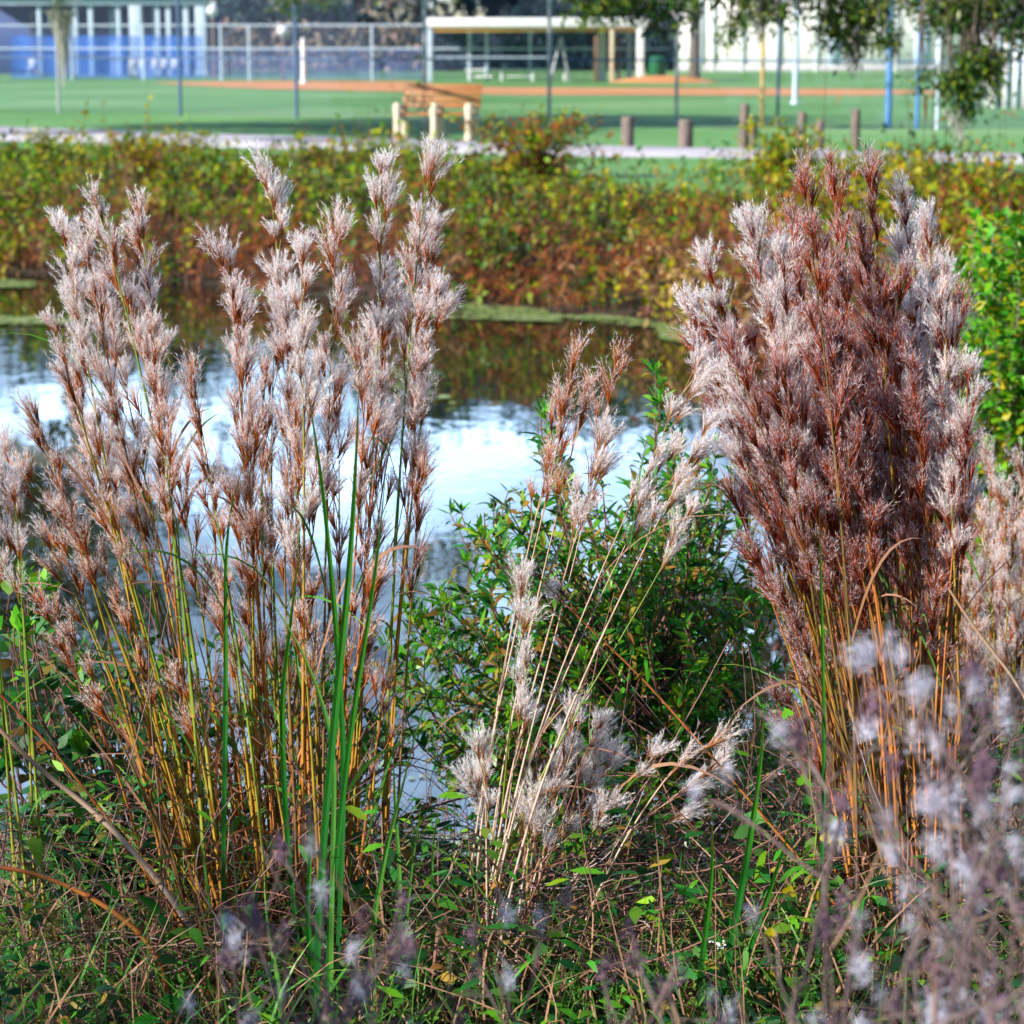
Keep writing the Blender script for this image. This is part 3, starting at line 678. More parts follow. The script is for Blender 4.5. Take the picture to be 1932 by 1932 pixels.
tag(mb.build('undergrowth_grass'), kind='stuff')
# tangled dry twigs
mb = MB()
for mat, n, r0 in (('twig_red', 1700, .0015), ('twig_grey', 700, .0013), ('weed_dry', 800, .0013)):
    x, y, z = near_points(n, 3.6, 6.0, ru)
    p0 = np.stack([x, y, z + .36 * ru.random(n) * np.clip((y - 3.3) / .8, .2, 1)], -1)
    d = nrm(np.stack([ru.normal(size=n), ru.normal(size=n) * .6, ru.normal(size=n) * .55 + .25], -1)); L = ru.uniform(.10, .42, n)
    u = np.linspace(0, 1, 10); cv = ru.normal(size=(n, 3)) * .13; cv2 = ru.normal(size=(n, 3)) * .012
    pts = p0[:, None] + d[:, None] * L[:, None, None] * u[None, :, None] + cv[:, None] * (u ** 2)[None, :, None] + cv2[:, None] * np.sin(u * 6)[None, :, None]
    mb.tubes(pts, (r0 * ru.uniform(.5, 1.6, n))[:, None] * np.linspace(1, .4, 10)[None], mat, 4)
tag(mb.build('dead_twigs'), kind='stuff')

# far bank weeds
rb = np.random.default_rng(41)
def bank_points(n):
    y = rb.uniform(9, 38, n * 6) ; x = (rb.random(n * 6) - .5) * F * y * 1.2
    sd = pond_sd(x, y)
    wd = np.interp(y, [10, 20], [3.5, 6.2]); 
    ok = (sd > -.1) & (sd < wd) & ((y > 15) | (x > 1.3))
    # the mown lawn comes further down the bank in one stretch
    px = x / (y * F) * S + S / 2
    ok &= ~((px > 1080) & (px < 1420) & (sd > 4.2) & (y > 20) & (rb.random(n * 6) < .85))
    x, y, sd = x[ok][:n], y[ok][:n], sd[ok][:n]
    return x, y, sd
def sprigs(mb, x, y, sd, r, big=1.0):
    n = len(x); z = zg(x, y); f = np.clip(sd / 5.2, 0, 1)
    nz = hsh(x * 1.1 + 3, y * 1.3); nz2 = hsh(x * 2.3, y * 2.1 + 7)
    H = (.22 + .42 * r.random(n) ** 1.7) * (1.15 - .6 * f) * (1 + .65 * nz) * big
    H = np.where((r.random(n) < .05), H * 1.95, H)
    patch = .5 + .5 * hsh(x * .85 + 1.7, y * .75 + .4)
    px = x / (y * F) * S + S / 2
    H = H * np.clip(.35 + 1.25 * patch, .35, 1.6) * np.where(px > 1420, 1.1, 1)
    px = x / (y * F) * S + S / 2
    rust = (.98 - f * 1.75 + .8 * nz2 + .3 * hsh(x * .6, y * .5 + 3) + .3 * r.normal(size=n)) * np.clip((px + 250) / 700, .35, 1)
    q = r.random(n)
    mats = np.where(rust > .52, np.where(q < .82, 'bank_rust', 'bank_tan'), np.where(nz + .5 * r.normal(size=n) > .72, 'bank_yellow', np.where((nz2 < -.3) & (q < .75), 'bank_deep', np.where(q < .9, 'bank_green', 'bank_rust'))))
    tip = np.stack([x + r.normal(size=n) * .12, y + r.normal(size=n) * .12 - .05, z + H], -1); base = np.stack([x, y, z - .02], -1)
    mb.tubes(np.stack([base, (base + tip) / 2 + r.normal(size=(n, 3)) * .02, tip], 1), np.tile([.005, .004, .002], (n, 1)), 'twig_red', 3)
    for mt in set(mats):
        k = np.where(mats == mt)[0]; m = 9
        i = np.repeat(k, m); u = r.uniform(.25, 1.03, len(i))
        pos = base[i] + (tip[i] - base[i]) * u[:, None] + r.normal(size=(len(i), 3)) * .035
        d = nrm(r.normal(size=(len(i), 3)) + [0, 0, .35])
        if mt in ('bank_rust', 'bank_tan'):
            l_ = r.uniform(.08, .20, len(i)); w_ = l_ * .07
        else:
            l_ = r.uniform(.05, .115, len(i)) * (1 + .25 * (big - 1)); w_ = l_ * .33
        leaves(mb, pos, d, l_, w_, mt, r, .3, 3)
x, y, sd = bank_points(9500)
mb = MB(); sprigs(mb, x, y, sd, rb)
tag(mb.build('bank_weeds'), kind='stuff')
# shrubs on the bank that stand out one by one
def bank_shrub(label, px, py, dist, h, rad, mats, n=90, base_z=None):
    base = P(px, py, dist); base[2] = float(zg(base[0], base[1])) - .03
    T = Thing('bank_shrub', base, label, 'shrub', 'shrubs on the far bank')
    tip = base + np.stack([rb.normal(size=n) * rad * .5, rb.normal(size=n) * rad * .4, h * (.35 + .65 * rb.random(n))], -1)
    if px > 1400: mats = [(mt, int(m * 1.8)) for mt, m in mats]
    b0 = np.repeat(base[None], n, 0) + rb.normal(size=(n, 3)) * [.06, .06, 0]
    tw = MB(); mid = (b0 + tip) / 2 + (tip - b0) * [[-.12, -.12, .1]]
    tw.tubes(np.stack([b0, mid, tip], 1), np.tile([.010, .006, .003], (n, 1)), 'twig_red', 4); T.part(tw, 'twigs')
    lf = MB()
    for mt, m in mats:
        i = rb.integers(n, size=m); u = rb.uniform(.45, 1.04, m)
        pos = mid[i] + (tip[i] - mid[i]) * ((u - .3) / .7)[:, None] + rb.normal(size=(m, 3)) * .05
        l_ = rb.uniform(.05, .10, m); leaves(lf, pos, nrm(rb.normal(size=(m, 3)) + [0, 0, .3]), l_, l_ * .3, mt, rb, .3, 3)
    T.part(lf, 'foliage')
bank_shrub('reddish and yellow shrub crossing the path line, between bench and first bollard', 1012, 330, 30, .95, .75, [('bank_rust', 500), ('bank_yellow', 500), ('bank_green', 400)])
bank_shrub('tall spindly yellow green weed rising in front of the paired bollards', 1470, 330, 27, 1.15, .5, [('bank_yellow', 350), ('bank_green', 300)], 50)
bank_shrub('loose yellow shrub hiding the bollard after the paired ones', 1590, 345, 24, 1.25, .8, [('bank_yellow', 700), ('bank_green', 400), ('bank_rust', 250)])
bank_shrub('tallest yellow shrub below the hanging oak branch', 1720, 360, 22, 1.4, .9, [('bank_yellow', 800), ('bank_green', 500), ('bank_rust', 300)])
bank_shrub('yellow and rust shrub at the picture edge under the oak', 1890, 360, 21, 1.4, .9, [('bank_yellow', 700), ('bank_green', 400), ('bank_rust', 300)])
bank_shrub('rounded brown dead shrub at the waterline, above the duckweed strip', 1245, 575, 24.4, .6, .5, [('bank_rust', 700), ('bank_tan', 500)])
bank_shrub('golden shrub at the bank end nearest the rust brown clump', 1330, 560, 22.5, .8, .6, [('bank_yellow', 500), ('bank_tan', 400)])
bank_shrub('small yellow weed tuft overlapping the path, at the far end from the bollards', 85, 290, 33, .7, .4, [('bank_yellow', 260), ('bank_green', 200)], 40)
bank_shrub('orange tipped weed tuft overlapping the path before the far fence posts', 265, 300, 32, .75, .45, [('bank_yellow', 250), ('bank_rust', 220), ('bank_green', 150)], 40)
# duckweed
mb = MB(); rd = np.random.default_rng(51)
def discs(mb, p, rad, mat, m=6):
    n = len(p); th = np.arange(m) / m * 2 * np.pi
    v = np.repeat(p[:, None], m, 1); v[..., 0] += rad[:, None] * np.cos(th); v[..., 1] += rad[:, None] * np.sin(th)
    c = p + [0, 0, .004]; allv = np.concatenate([v.reshape(-1, 3), c])
    i = np.arange(n)[:, None] * m; q = np.arange(m)[None]
    f = np.stack([i + q, i + (q + 1) % m, np.broadcast_to(n * m + np.arange(n)[:, None], (n, m))], -1).reshape(-1, 3)
    mb.add(allv, f, mat)
y = rd.uniform(6.3, 8.6, 26000); x = (rd.random(26000) - .5) * F * y * 1.15
k = (pond_sd(x, y) < .1) & (hsh(x * 2.2 + 1, y * 2.2) + rd.normal(size=len(x)) * .12 > np.interp(y, [6.3, 7.4, 8.6], [-.5, .1, .9]))
p = np.stack([x, y, np.full(len(x), WATER + .005) + rd.random(len(x)) * .004], -1)[k]
discs(mb, p, rd.uniform(.006, .016, len(p)), 'duckweed')
tag(mb.build('duckweed'), kind='stuff')
mb = MB()
for poly, n in (([(808, 566), (850, 562), (950, 572), (1062, 596), (1058, 608), (980, 606), (810, 600), (800, 588), (900, 590), (850, 575)], 1900), ([(1069, 594), (1160, 598), (1258, 612), (1262, 622), (1160, 612), (1075, 602)], 700), ([(1240, 612), (1290, 618), (1290, 648), (1250, 640)], 500), ([(0, 529), (66, 532), (64, 543), (-20, 545)], 400), ([(-20, 598), (110, 602), (180, 610), (100, 614), (-20, 612)], 700), ([(100, 505), (330, 520), (330, 528), (120, 512)], 250), ([(430, 545), (500, 550), (500, 560), (430, 556)], 200), ([(740, 690), (860, 760), (840, 775), (740, 740)], 60)):
    q = sample_poly(poly, n, rd); p = np.array([G(a, b, WATER + .006) for a, b in q]); p = p[hsh(p[:, 0] * 3.1, p[:, 1] * 2.7) + .35 * rd.normal(size=n) > -.28]; n = len(p); p[:, 2] += rd.random(n) * .02
    discs(mb, p, rd.uniform(.015, .05, n), 'scum')
tag(mb.build('duckweed_scum'), kind='stuff')

# ------------------------------------------------------------------ strap leaved plants and lone stems at the front
def px_path(pts, D, ground=True, n=14):
    d = np.linspace(D[0], D[1], len(pts)) if isinstance(D, tuple) else [D] * len(pts)
    p = np.array([P(a, b, q) for (a, b), q in zip(pts, d)])
    if ground:
        e = p[-1].copy(); e[1] += .0; e[2] = float(zg(e[0], e[1])) - .02
        if e[2] < p[-1][2] - .01: p = np.concatenate([p, e[None]])
    seg = np.r_[0, np.cumsum(np.linalg.norm(np.diff(p, axis=0), axis=1))]; u = np.linspace(0, seg[-1], n)
    o = np.stack([np.interp(u, seg, p[:, k]) for k in range(3)], -1)
    for _ in range(2): o[1:-1] = (o[:-2] + 2 * o[1:-1] + o[2:]) / 4
    return o
def strap(T, pts, D, hw, mat='cattail', twist=.7, name='leaf_blade'):
    p = px_path(pts, D, True, 24)[::-1]; n = len(p); mb = MB(); ph = pts[0][0] * .37
    p[:, 0] += .006 * np.sin(np.linspace(0, 5, n) + ph); p[:, 1] += .05 * np.sin(np.linspace(0, 2.5, n) + ph)
    w = hw * np.clip(np.interp(np.linspace(0, 1, n), [0, .2, .6, .85, 1], [.8, 1, .95, .6, .04]), 0, 1)
    tg = nrm(np.gradient(p, axis=0)); th = np.linspace(-twist, twist, n)
    s0 = nrm(np.cross(tg, [0, 1.0, 0])); s1 = np.cross(tg, s0)
    sd = s0 * np.cos(th)[:, None] + s1 * np.sin(th)[:, None]
    nn = np.cross(tg, sd)
    # a shallow V section: two halves meeting on the midrib
    for sg in (-1, 1):
        a = p; b = p + sg * sd * w[:, None] + nn * w[:, None] * .3
        v = np.stack([a, b], 1).reshape(-1, 3); i = np.arange(n - 1)[:, None] * 2
        mb.add(v, i + np.array([[0, 1, 3, 2]]), mat, np.repeat(np.linspace(0, 1, n), 2))
    return T.part(mb, name, smooth=True)
T = Thing('cattail_plant', (*P(640, 1920, 3.45)[:2], .13), 'broad bright green cattail blades rising in front of the straw stemmed clump', 'cattail')
for pts, D, hw, m in (([(578, 697), (590, 770), (610, 900), (622, 1050), (632, 1200), (640, 1450), (632, 1700), (628, 1900)], 3.5, .0044, 'cattail'), ([(673, 720), (664, 880), (652, 1080), (636, 1280), (622, 1500), (612, 1750), (610, 1930)], 3.45, .0056, 'cattail'),
                      ([(723, 880), (712, 990), (694, 1130), (668, 1320), (652, 1500), (634, 1750), (622, 1930)], 3.5, .0042, 'cattail'), ([(486, 1105), (540, 1180), (592, 1280), (628, 1400), (634, 1600)], 3.5, .0038, 'blade_green'),
                      ([(584, 1480), (588, 1560), (590, 1700), (600, 1900)], 3.5, .0042, 'cattail'), ([(772, 1395), (752, 1480), (735, 1560), (715, 1720), (700, 1900)], 3.6, .0042, 'blade_green'), ([(566, 1010), (556, 1120), (540, 1300), (548, 1600), (560, 1850)], 3.65, .0045, 'cattail'), ([(470, 850), (440, 900), (420, 1000), (418, 1100), (430, 1500), (440, 1850)], 3.75, .004, 'cattail')):
    strap(T, pts, D, hw, m)
T = Thing('cattail_plant', (*P(1360, 1920, 3.5)[:2], .13), 'thin upright green cattail blades between the pale straw clump and the rust brown one', 'cattail')
for pts, D, hw in (([(1436, 1310), (1420, 1450), (1400, 1620), (1376, 1800), (1360, 1940)], 3.55, .0055), ([(1333, 1525), (1332, 1650), (1326, 1800), (1316, 1930)], 3.5, .0045), ([(1485, 1510), (1455, 1620), (1420, 1760), (1380, 1930)], 3.5, .0048), ([(1560, 940), (1558, 1040), (1556, 1200)], 3.62, .0032)):
    strap(T, pts, D, hw)
T = Thing('cattail_plant', (*P(860, 1930, 3.6)[:2], .12), 'short yellow tipped green blades next to the broad cattail', 'cattail')
for pts, D, hw in (([(745, 1430), (742, 1560), (750, 1800)], 3.7, .0035), ([(832, 1540), (815, 1650), (800, 1850)], 3.7, .003), ([(790, 1500), (775, 1600), (770, 1850)], 3.7, .003)):
    strap(T, pts, D, hw, 'blade_green')
def lone(label, pts, D, rad, mat, plumes=(), bract='bract_dark', silk='silk', ground=True):
    p = px_path(pts, D, ground, 20)[::-1]
    T = Thing('leaning_reed', p[0], label, 'dry reed'); mb = MB()
    mb.tubes(p[None], (rad * np.linspace(1, .55, len(p)))[None], mat, 6); s = T.part(mb, 'stalk')
    rr = np.random.default_rng(int(abs(pts[0][0]) + pts[0][1]))
    for s0 in (.2, .4, .62):
        q, tg, L = at_s(p, np.array([s0, s0 + .012])); m2 = MB(); m2.tubes(q[None], np.array([[rad * 1.25, rad * 1.2]]), mat, 6, np.array([.9, .9])); T.part(m2, 'node', s)
    if plumes:
        pm = MB(); plume(pm, p, plumes, bract, silk, mat, rr, 1.1, 8); T.part(pm, 'plume', s)
    return T
lone('thick straw stem leaning across the low broad leaved shrub', [(-20, 1355), (60, 1440), (190, 1540), (300, 1660), (380, 1780), (440, 1880)], 3.7, .0062, 'stem_straw')
lone('slim brown stem leaning parallel above the thick straw one', [(-10, 1300), (60, 1370), (130, 1450), (215, 1560), (330, 1720), (420, 1880)], 3.78, .0032, 'stem_rust')
lone('dark brown stem arching over at the picture edge, low among the twigs', [(-30, 1632), (60, 1645), (150, 1680), (240, 1735), (300, 1800), (320, 1880)], 3.62, .0055, 'stem_rust')
lone('long thin brown stem slanting down from a dark plume, in front of the willow shrub', [(1020, 1092), (1090, 1165), (1200, 1265), (1320, 1400), (1440, 1540), (1560, 1680), (1640, 1800)], 3.72, .0026, 'stem_rust', .10)
lone('lavender grey broken stem slanting past the rust brown clump', [(1790, 1110), (1840, 1190), (1900, 1260), (1950, 1330), (1990, 1500)], 3.6, .0042, 'stem_straw')
lone('pale dry stem with a small brush plume bending over, below the dark shrub hollow', [(1335, 1408), (1290, 1425), (1240, 1490), (1180, 1580), (1120, 1700), (1080, 1800)], 3.7, .0024, 'stem_straw', .09, 'bract_pale')
# ------------------------------------------------------------------ heart leaved vine, daisies
def heart(mb, c, ax, up, s, mat):
    u = np.linspace(0, 2 * np.pi, 18, endpoint=False)
    hx = .8 * np.sin(u) ** 3; hy = (.65 * np.cos(u) - .3 * np.cos(2 * u) - .12 * np.cos(3 * u) - .05 * np.cos(4 * u))
    n = np.cross(ax, up)
    pts = c + s * (hx[:, None] * ax + hy[:, None] * up) + n * (s * .25 * np.abs(hx))[:, None]
    ctr = c + up * s * .1
    v = np.concatenate([pts, ctr[None]]); k = np.arange(18)
    mb.add(v, np.stack([k, (k + 1) % 18, np.full(18, 18)], -1), mat)
rv = np.random.default_rng(61)
vp = px_path([(1500, 1322), (1530, 1400), (1525, 1470), (1545, 1560), (1530, 1650), (1560, 1760), (1540, 1880)], 3.62, True, 24)
T = Thing('vine', vp[-1], 'climbing vine with green and yellow heart shaped leaves at the rust brown clump', 'vine')
mb = MB(); mb.tubes(vp[None], np.full((1, 24), .0013), 'stem_green', 5); T.part(mb, 'vine_stem')
for px, py, s, m in ((1518, 1472, .016, 'leaf_tip'), (1485, 1345, .012, 'leaf_tip'), (1522, 1510, .013, 'leaf_lance'), (1560, 1580, .013, 'bank_yellow'), (1578, 1588, .012, 'bank_yellow'), (1490, 1680, .014, 'bank_yellow'), (1540, 1690, .014, 'bank_yellow'), (1500, 1740, .013, 'leaf_tip'), (1460, 1840, .014, 'bank_yellow'), (1455, 1760, .012, 'bank_yellow'), (1580, 1660, .012, 'leaf_tip'), (1812, 1795, .016, 'leaf_tip'), (1430, 1880, .010, 'leaf_old')):
    mb = MB(); up = nrm(np.array([rv.normal() * .3, rv.normal() * .3, 1])); ax = nrm(np.cross(up, [rv.normal() * .5, 1, rv.normal() * .3]))
    heart(mb, P(px, py, 3.58), ax, -up, s, m); T.part(mb, 'leaf')
for px, py, D, lab in ((1342, 1770, 3.55, 'white daisy facing out of the grass, beside the thin upright blades'), (1360, 1782, 3.58, 'half hidden white daisy just beside the open one'), (1566, 1915, 3.5, 'white daisy low at the bottom edge, under the rust brown clump')):
    c = P(px, py, D); g = np.array([c[0] + .02, c[1] + .02, float(zg(c[0], c[1])) - .01])
    T = Thing('daisy', g, lab, 'flower', 'white daisies in the grass')
    mb = MB(); mb.tubes(bez(g, g + [0, 0, .05], c - [0, 0, .03], c, 8)[None], np.full((1, 8), .0009), 'stem_green', 5); T.part(mb, 'stem')
    fwd = nrm(np.array([rv.normal() * .4, -1, .6])); a = nrm(np.cross(fwd, [0, 0, 1.0])); b_ = np.cross(a, fwd); mb = MB()
    for k in range(6):
        th = k / 6 * 2 * np.pi + .2; d = (a * np.cos(th) + b_ * np.sin(th)); sd = np.cross(d, fwd)
        pts = np.array([c, c + d * .0035, c + d * .0065 + fwd * .001, c + d * .0085])
        mb.ribbons(pts[None], np.array([[.0008, .0021, .0022, .0008]]), sd[None], 'petal')
    T.part(mb, 'petals'); mb = MB(); th = np.linspace(0, 1, 5)
    mb.lathe([(.0022 * np.cos(t * 1.5), .0022 * np.sin(t * 1.5)) for t in th], 'daisy_eye', 10, c + fwd * .001); T.part(mb, 'flower_centre')

# ------------------------------------------------------------------ dry weeds close to the camera
rw = np.random.default_rng(71)
def dry_weed(px, py, D, label, lean=0, seeds=.42, dark=.8):
    tip = P(px, py + 45, D); base = np.array([tip[0] - lean + rw.normal() * .05, D + rw.normal() * .08, 0.]); base[2] = float(zg(base[0], base[1])) - .02
    T = Thing('dry_weed', base, label, 'dry weed', 'blurred dry weeds nearest the camera')
    h = tip - base; path = bez(base, base + [0, 0, h[2] * .35], tip - h * .3 + np.r_[rw.normal(size=2) * .03, 0], tip, 16)
    br = MB(); br.tubes(path[None], np.linspace(.0028, .0010, 16)[None], 'weed_dry', 5); lf = MB(); heads = []
    n = int(rw.integers(9, 14)); s = rw.uniform(.35, .99, n); q, tg, L = at_s(path, s)
    ends = []
    for k in range(n):
        a = rw.uniform(.5, 1.1); d = nrm(tg[k] * math.cos(a) + perp(tg[k:k + 1], rw)[0] * math.sin(a)); l_ = rw.uniform(.05, .17) * (1.25 - s[k] * .5)
        p = bez(q[k], q[k] + d * l_ * .5, q[k] + d * l_ * .8 + [0, 0, .02], q[k] + d * l_ + [0, 0, .03 * rw.normal()], 6)
        br.tubes(p[None], np.linspace(.0014, .0007, 6)[None], 'weed_dry', 4); ends.append(p[-1]); 
        for e in range(int(rw.integers(2, 5))): 
            o = p[int(rw.integers(2, 5))]; d2 = nrm(d + rw.normal(size=3) * .7); pp = np.stack([o, o + d2 * .02, o + d2 * .045]); br.tubes(pp[None], np.array([[.0009, .0008, .0006]]), 'weed_dry', 4); ends.append(pp[-1])
    ends.append(tip)
    for e in ends:
        if rw.random() > seeds: continue
        isdark = rw.random() < dark * .5
        m = int(rw.integers(45, 130)) if not isdark else 60; d = nrm(rw.normal(size=(m, 3)) + rw.normal(size=3) * .9 + [0, 0, .5]); m = len(d); l_ = (rw.uniform(.003, .012, m) * rw.choice([.5, .8, 1, 1.3, 1.9]))[:, None] * (1 if not isdark else .7)
        sw = perp(d, rw) * (.0004 if not isdark else .0012)
        o = e[None] + rw.normal(size=(m, 3)) * [.0035, .0035, .006]
        pf = MB(); heads.append(pf); pf.tris(o - sw, o + sw, o + d * l_, 'puff' if not isdark else 'weed_leaf')
    m = int(rw.integers(8, 16)); s = rw.uniform(.1, .9, m); q, tg, L = at_s(path, s); d = nrm(perp(tg, rw) + [0, 0, -.2] + rw.normal(size=(m, 3)) * .3); l_ = rw.uniform(.018, .042, m)
    leaves(lf, q, d, l_, l_ * .12, 'weed_leaf', rw, .9, 4)
    st = T.part(br, 'stalk'); T.part(lf, 'dead_leaves', st)
    for pf in heads: T.part(pf, 'seed_head', st)
    return T
l1 = 'lilac grey dry weed with fluffy seed heads, blurred before the rust brown clump'
l2 = 'short mauve dry weed blurred along the bottom edge before the straw stems'
for px, py, D in ((1830, 1620, 1.45), (1640, 1190, 1.9), (1790, 1390, 1.75), (1855, 1290, 1.7), (1905, 1230, 1.8), (1935, 1180, 1.9), (1565, 1360, 1.9), (1880, 1520, 1.6), (1620, 1660, 1.75), (1800, 1700, 1.6), (1930, 1480, 1.65), (1760, 1280, 2.1), (1850, 1420, 1.9), (1960, 1380, 1.7)):
    dry_weed(px, py, D, l1, rw.normal() * .05)
for px, py, D in ((610, 1640, 2.1), (680, 1690, 2.0), (760, 1700, 1.9), (1140, 1790, 1.9), (1260, 1810, 1.9), (1345, 1840, 1.9), (940, 1800, 2.1), (540, 1820, 2.0), (470, 1880, 2.1)):
    dry_weed(px, py, D, l2, rw.normal() * .05, .3, 1.3)
# shrub added out of view, sunward, to throw broken shade on the grass feet
rs = np.random.default_rng(77)
b0 = np.array([-3.9, 2.3, 0.]); b0[2] = float(zg(b0[0], b0[1]))
T = Thing('leafy_shrub', b0, 'tall loose shrub added out of view to shade the bank beside the lone grass stalks', 'shrub')
nc = 46; u_ = rs.uniform(-1, 1, nc); cen = b0 + np.stack([-.53 * 2.6 * u_ + rs.normal(size=nc) * .35, .85 * 2.6 * u_ + rs.normal(size=nc) * .35, rs.uniform(.3, 2.3, nc) * (1 + .12 * np.sin(u_ * 7))], -1)
mb = MB()
for q in cen: mb.tubes(bez(b0 + np.array([(q - b0)[0] * .7, (q - b0)[1] * .7, 0]), b0 + (q - b0) * [.8, .8, .4], q - [0, 0, .2], q, 7)[None], np.linspace(.014, .004, 7)[None], 'twig_red', 5)
T.part(mb, 'stems'); mb = MB(); i_ = rs.integers(nc, size=5200); p_ = cen[i_] + rs.normal(size=(5200, 3)) * .17; d_ = nrm(rs.normal(size=(5200, 3))); l_ = rs.uniform(.05, .09, 5200)
p_ = p_[p_[:, 0] < -.32 * p_[:, 1] - .25]; d_ = d_[:len(p_)]; l_ = l_[:len(p_)]
leaves(mb, p_, d_, l_, l_ * .24, 'leaf_ovate', rs, .3, 4); T.part(mb, 'foliage')
# ------------------------------------------------------------------ bench on the path
def rot(v, a):
    c, s = math.cos(a), math.sin(a); v = np.asarray(v, float)
    return np.stack([v[..., 0] * c - v[..., 1] * s, v[..., 0] * s + v[..., 1] * c, v[..., 2]], -1)
c = G(824, 271); c[2] = .06; ang = R(-11)
T = Thing('park_bench', c, 'wooden slatted park bench on cream concrete legs standing at the path', 'bench')
def bb(mb, ctr, hx, hy, hz, mat, tilt=0):
    ax = rot([hx, 0, 0], ang); ct, st_ = math.cos(tilt), math.sin(tilt)
    ay = rot([0, hy * ct, hy * st_], ang); az = rot([0, -hz * st_, hz * ct], ang)
    mb.obox(c + rot(ctr, ang), ax, ay, az, mat)
# slats run along the bench
mb = MB()
for k in range(4): bb(mb, [0, -.20 + k * .115, .42 + k * .004], .66, .050, .018, 'wood')
T.part(mb, 'seat', bevel=.004)
mb = MB(); tl = R(-18)
for k in range(4):
    h = .10 + k * .105; bb(mb, [0.03, .22 + math.sin(-tl) * h, .46 + math.cos(tl) * h], .66, .016, .042, 'wood', tl)
T.part(mb, 'backrest', bevel=.004)
for x0 in (-.60, .02, .60):
    mb = MB(); mb.lathe([(.0, .0), (.085, 0), (.075, .05), (.058, .12), (.055, .36), (.066, .44), (.075, .52), (.06, .585), (.03, .605), (0, .608)], 'cream', 12, c + rot([x0, -.27, 0], ang)); lg = T.part(mb, 'leg', smooth=True)
    mb = MB(); p0 = c + rot([x0, .30, 0], ang); p1 = c + rot([x0, .22, .5], ang)
    mb.tubes(np.array([[p0, p0 * .5 + p1 * .5, p1]]), np.array([[.075, .058, .06]]), 'cream', 10); T.part(mb, 'leg', smooth=True)
    mb = MB(); bb(mb, [x0, 0, .365], .045, .26, .035, 'cream'); T.part(mb, 'seat_bracket', bevel=.01)
    mb = MB(); bb(mb, [x0, -.03, .53], .045, .20, .032, 'cream'); T.part(mb, 'armrest', bevel=.012)
# ------------------------------------------------------------------ bollards along the path
for px, yt, yb, wd, lab, ln_ in ((1184, 221, 283, 24, 'round grey wooden bollard standing alone nearest the bench', 0), (1293, 227, 284, 28, 'thickest wooden bollard, second from the bench along the path', .01), (1402, 198, 283, 19, 'tallest slim wooden bollard of the touching pair', .02), (1419, 227, 283, 19, 'shorter bollard of the touching pair of wooden posts', -.01),
                             (1512, 213, 284, 17, 'wooden bollard half covered by yellow weeds, next beyond the touching pair', 0), (1546, 229, 286, 16, 'low wooden bollard behind yellow weeds', .02), (1613, 207, 285, 18, 'wooden bollard behind the yellow shrub, nearest the hanging oak branch', 0)):
    b0 = G(px, yb); D = b0[1]; k = PX * D; r0 = wd * k / 2; h = (yb - yt) * k
    T = Thing('wooden_bollard', b0, lab, 'bollard', 'wooden bollards along the path')
    mb = MB(); mb.lathe([(r0 * 1.03, -.05), (r0, .1), (r0 * .97, h - .03)], 'post_wood', 16, b0); v = mb.v[-1]; v[:, 0] += (v[:, 2] - b0[2]) * ln_; T.part(mb, 'post', smooth=True)
    mb = MB(); mb.lathe([(r0 * .97, h - .03), (r0 * .90, h - .008), (r0 * .6, h), (0.001, h + .004)], 'post_wood', 16, b0 + [h * ln_, 0, 0]); T.part(mb, 'worn_top')
# ------------------------------------------------------------------ chain link fences
def wiremesh(mb, A, B, z0, z1, sp, hw, mat):
    A, B = np.asarray(A, float), np.asarray(B, float); L = np.linalg.norm((B - A)[:2]); e = (B - A) / L; H = z1 - z0
    n = int((L + H) / sp); u0 = np.arange(n) * sp - H
    for sgn in (1, -1):
        ua = u0 if sgn == 1 else u0 + H; ub = u0 + H if sgn == 1 else u0
        za = np.full(n, z0); zb = np.full(n, z1)
        # clip to the panel
        la, lb = np.clip(ua, 0, L), np.clip(ub, 0, L)
        dz = (zb - za) / (ub - ua); za2 = za + (la - ua) * dz; zb2 = za + (lb - ua) * dz
        k = np.abs(lb - la) > 1e-3
        pa = A + e * la[k, None]; pb = A + e * lb[k, None]; pa[:, 2] = za2[k]; pb[:, 2] = zb2[k]
        up = np.array([0, 0, 1.0]); d = nrm(pb - pa); sd = np.cross(d, np.cross(e, up))
        off = np.cross(e, up) * .003 * sgn
        mb.ribbons(np.stack([pa, pb], 1) + off, np.full((k.sum(), 2), hw), sd, mat)
pA, pB = G(-40, 211), G(1990, 249)
T = Thing('chain_link_fence', (pA + pB) / 2, 'tall chain link fence on thin blue grey posts along the near field side', 'fence')
fx = pA[0]; sl = (pB - pA) / (pB[0] - pA[0])
def on_fence(px):
    d = ray(px, 225); # intersect in plan
    n = np.array([-(pB - pA)[1], (pB - pA)[0]]); t = n @ (pA - EYE)[:2] / (n @ d[:2]); q = EYE + d * t; q[2] = 0; return q
for px, hw, m in ((112, .035, 'steel'), (341, .04, 'navy_steel'), (560, .04, 'navy_steel'), (802, .045, 'steel'), (1036, .042, 'steel'), (1276, .038, 'steel'), (1467, .032, 'navy_steel'), (1676, .065, 'blue_steel'), (1730, .04, 'blue_steel'), (1768, .035, 'pale_steel')):
    q = on_fence(px); mb = MB(); mb.tubes(np.array([[q - [0, 0, .1], q + [0, 0, 3.0]]]), np.array([[hw, hw]]), m, 10); po = T.part(mb, 'post', smooth=True)
    mb = MB(); mb.lathe([(hw * 1.15, 3.0), (hw * 1.1, 3.04), (hw * .5, 3.075), (.001, 3.085)], m, 10, q); T.part(mb, 'cap', po)
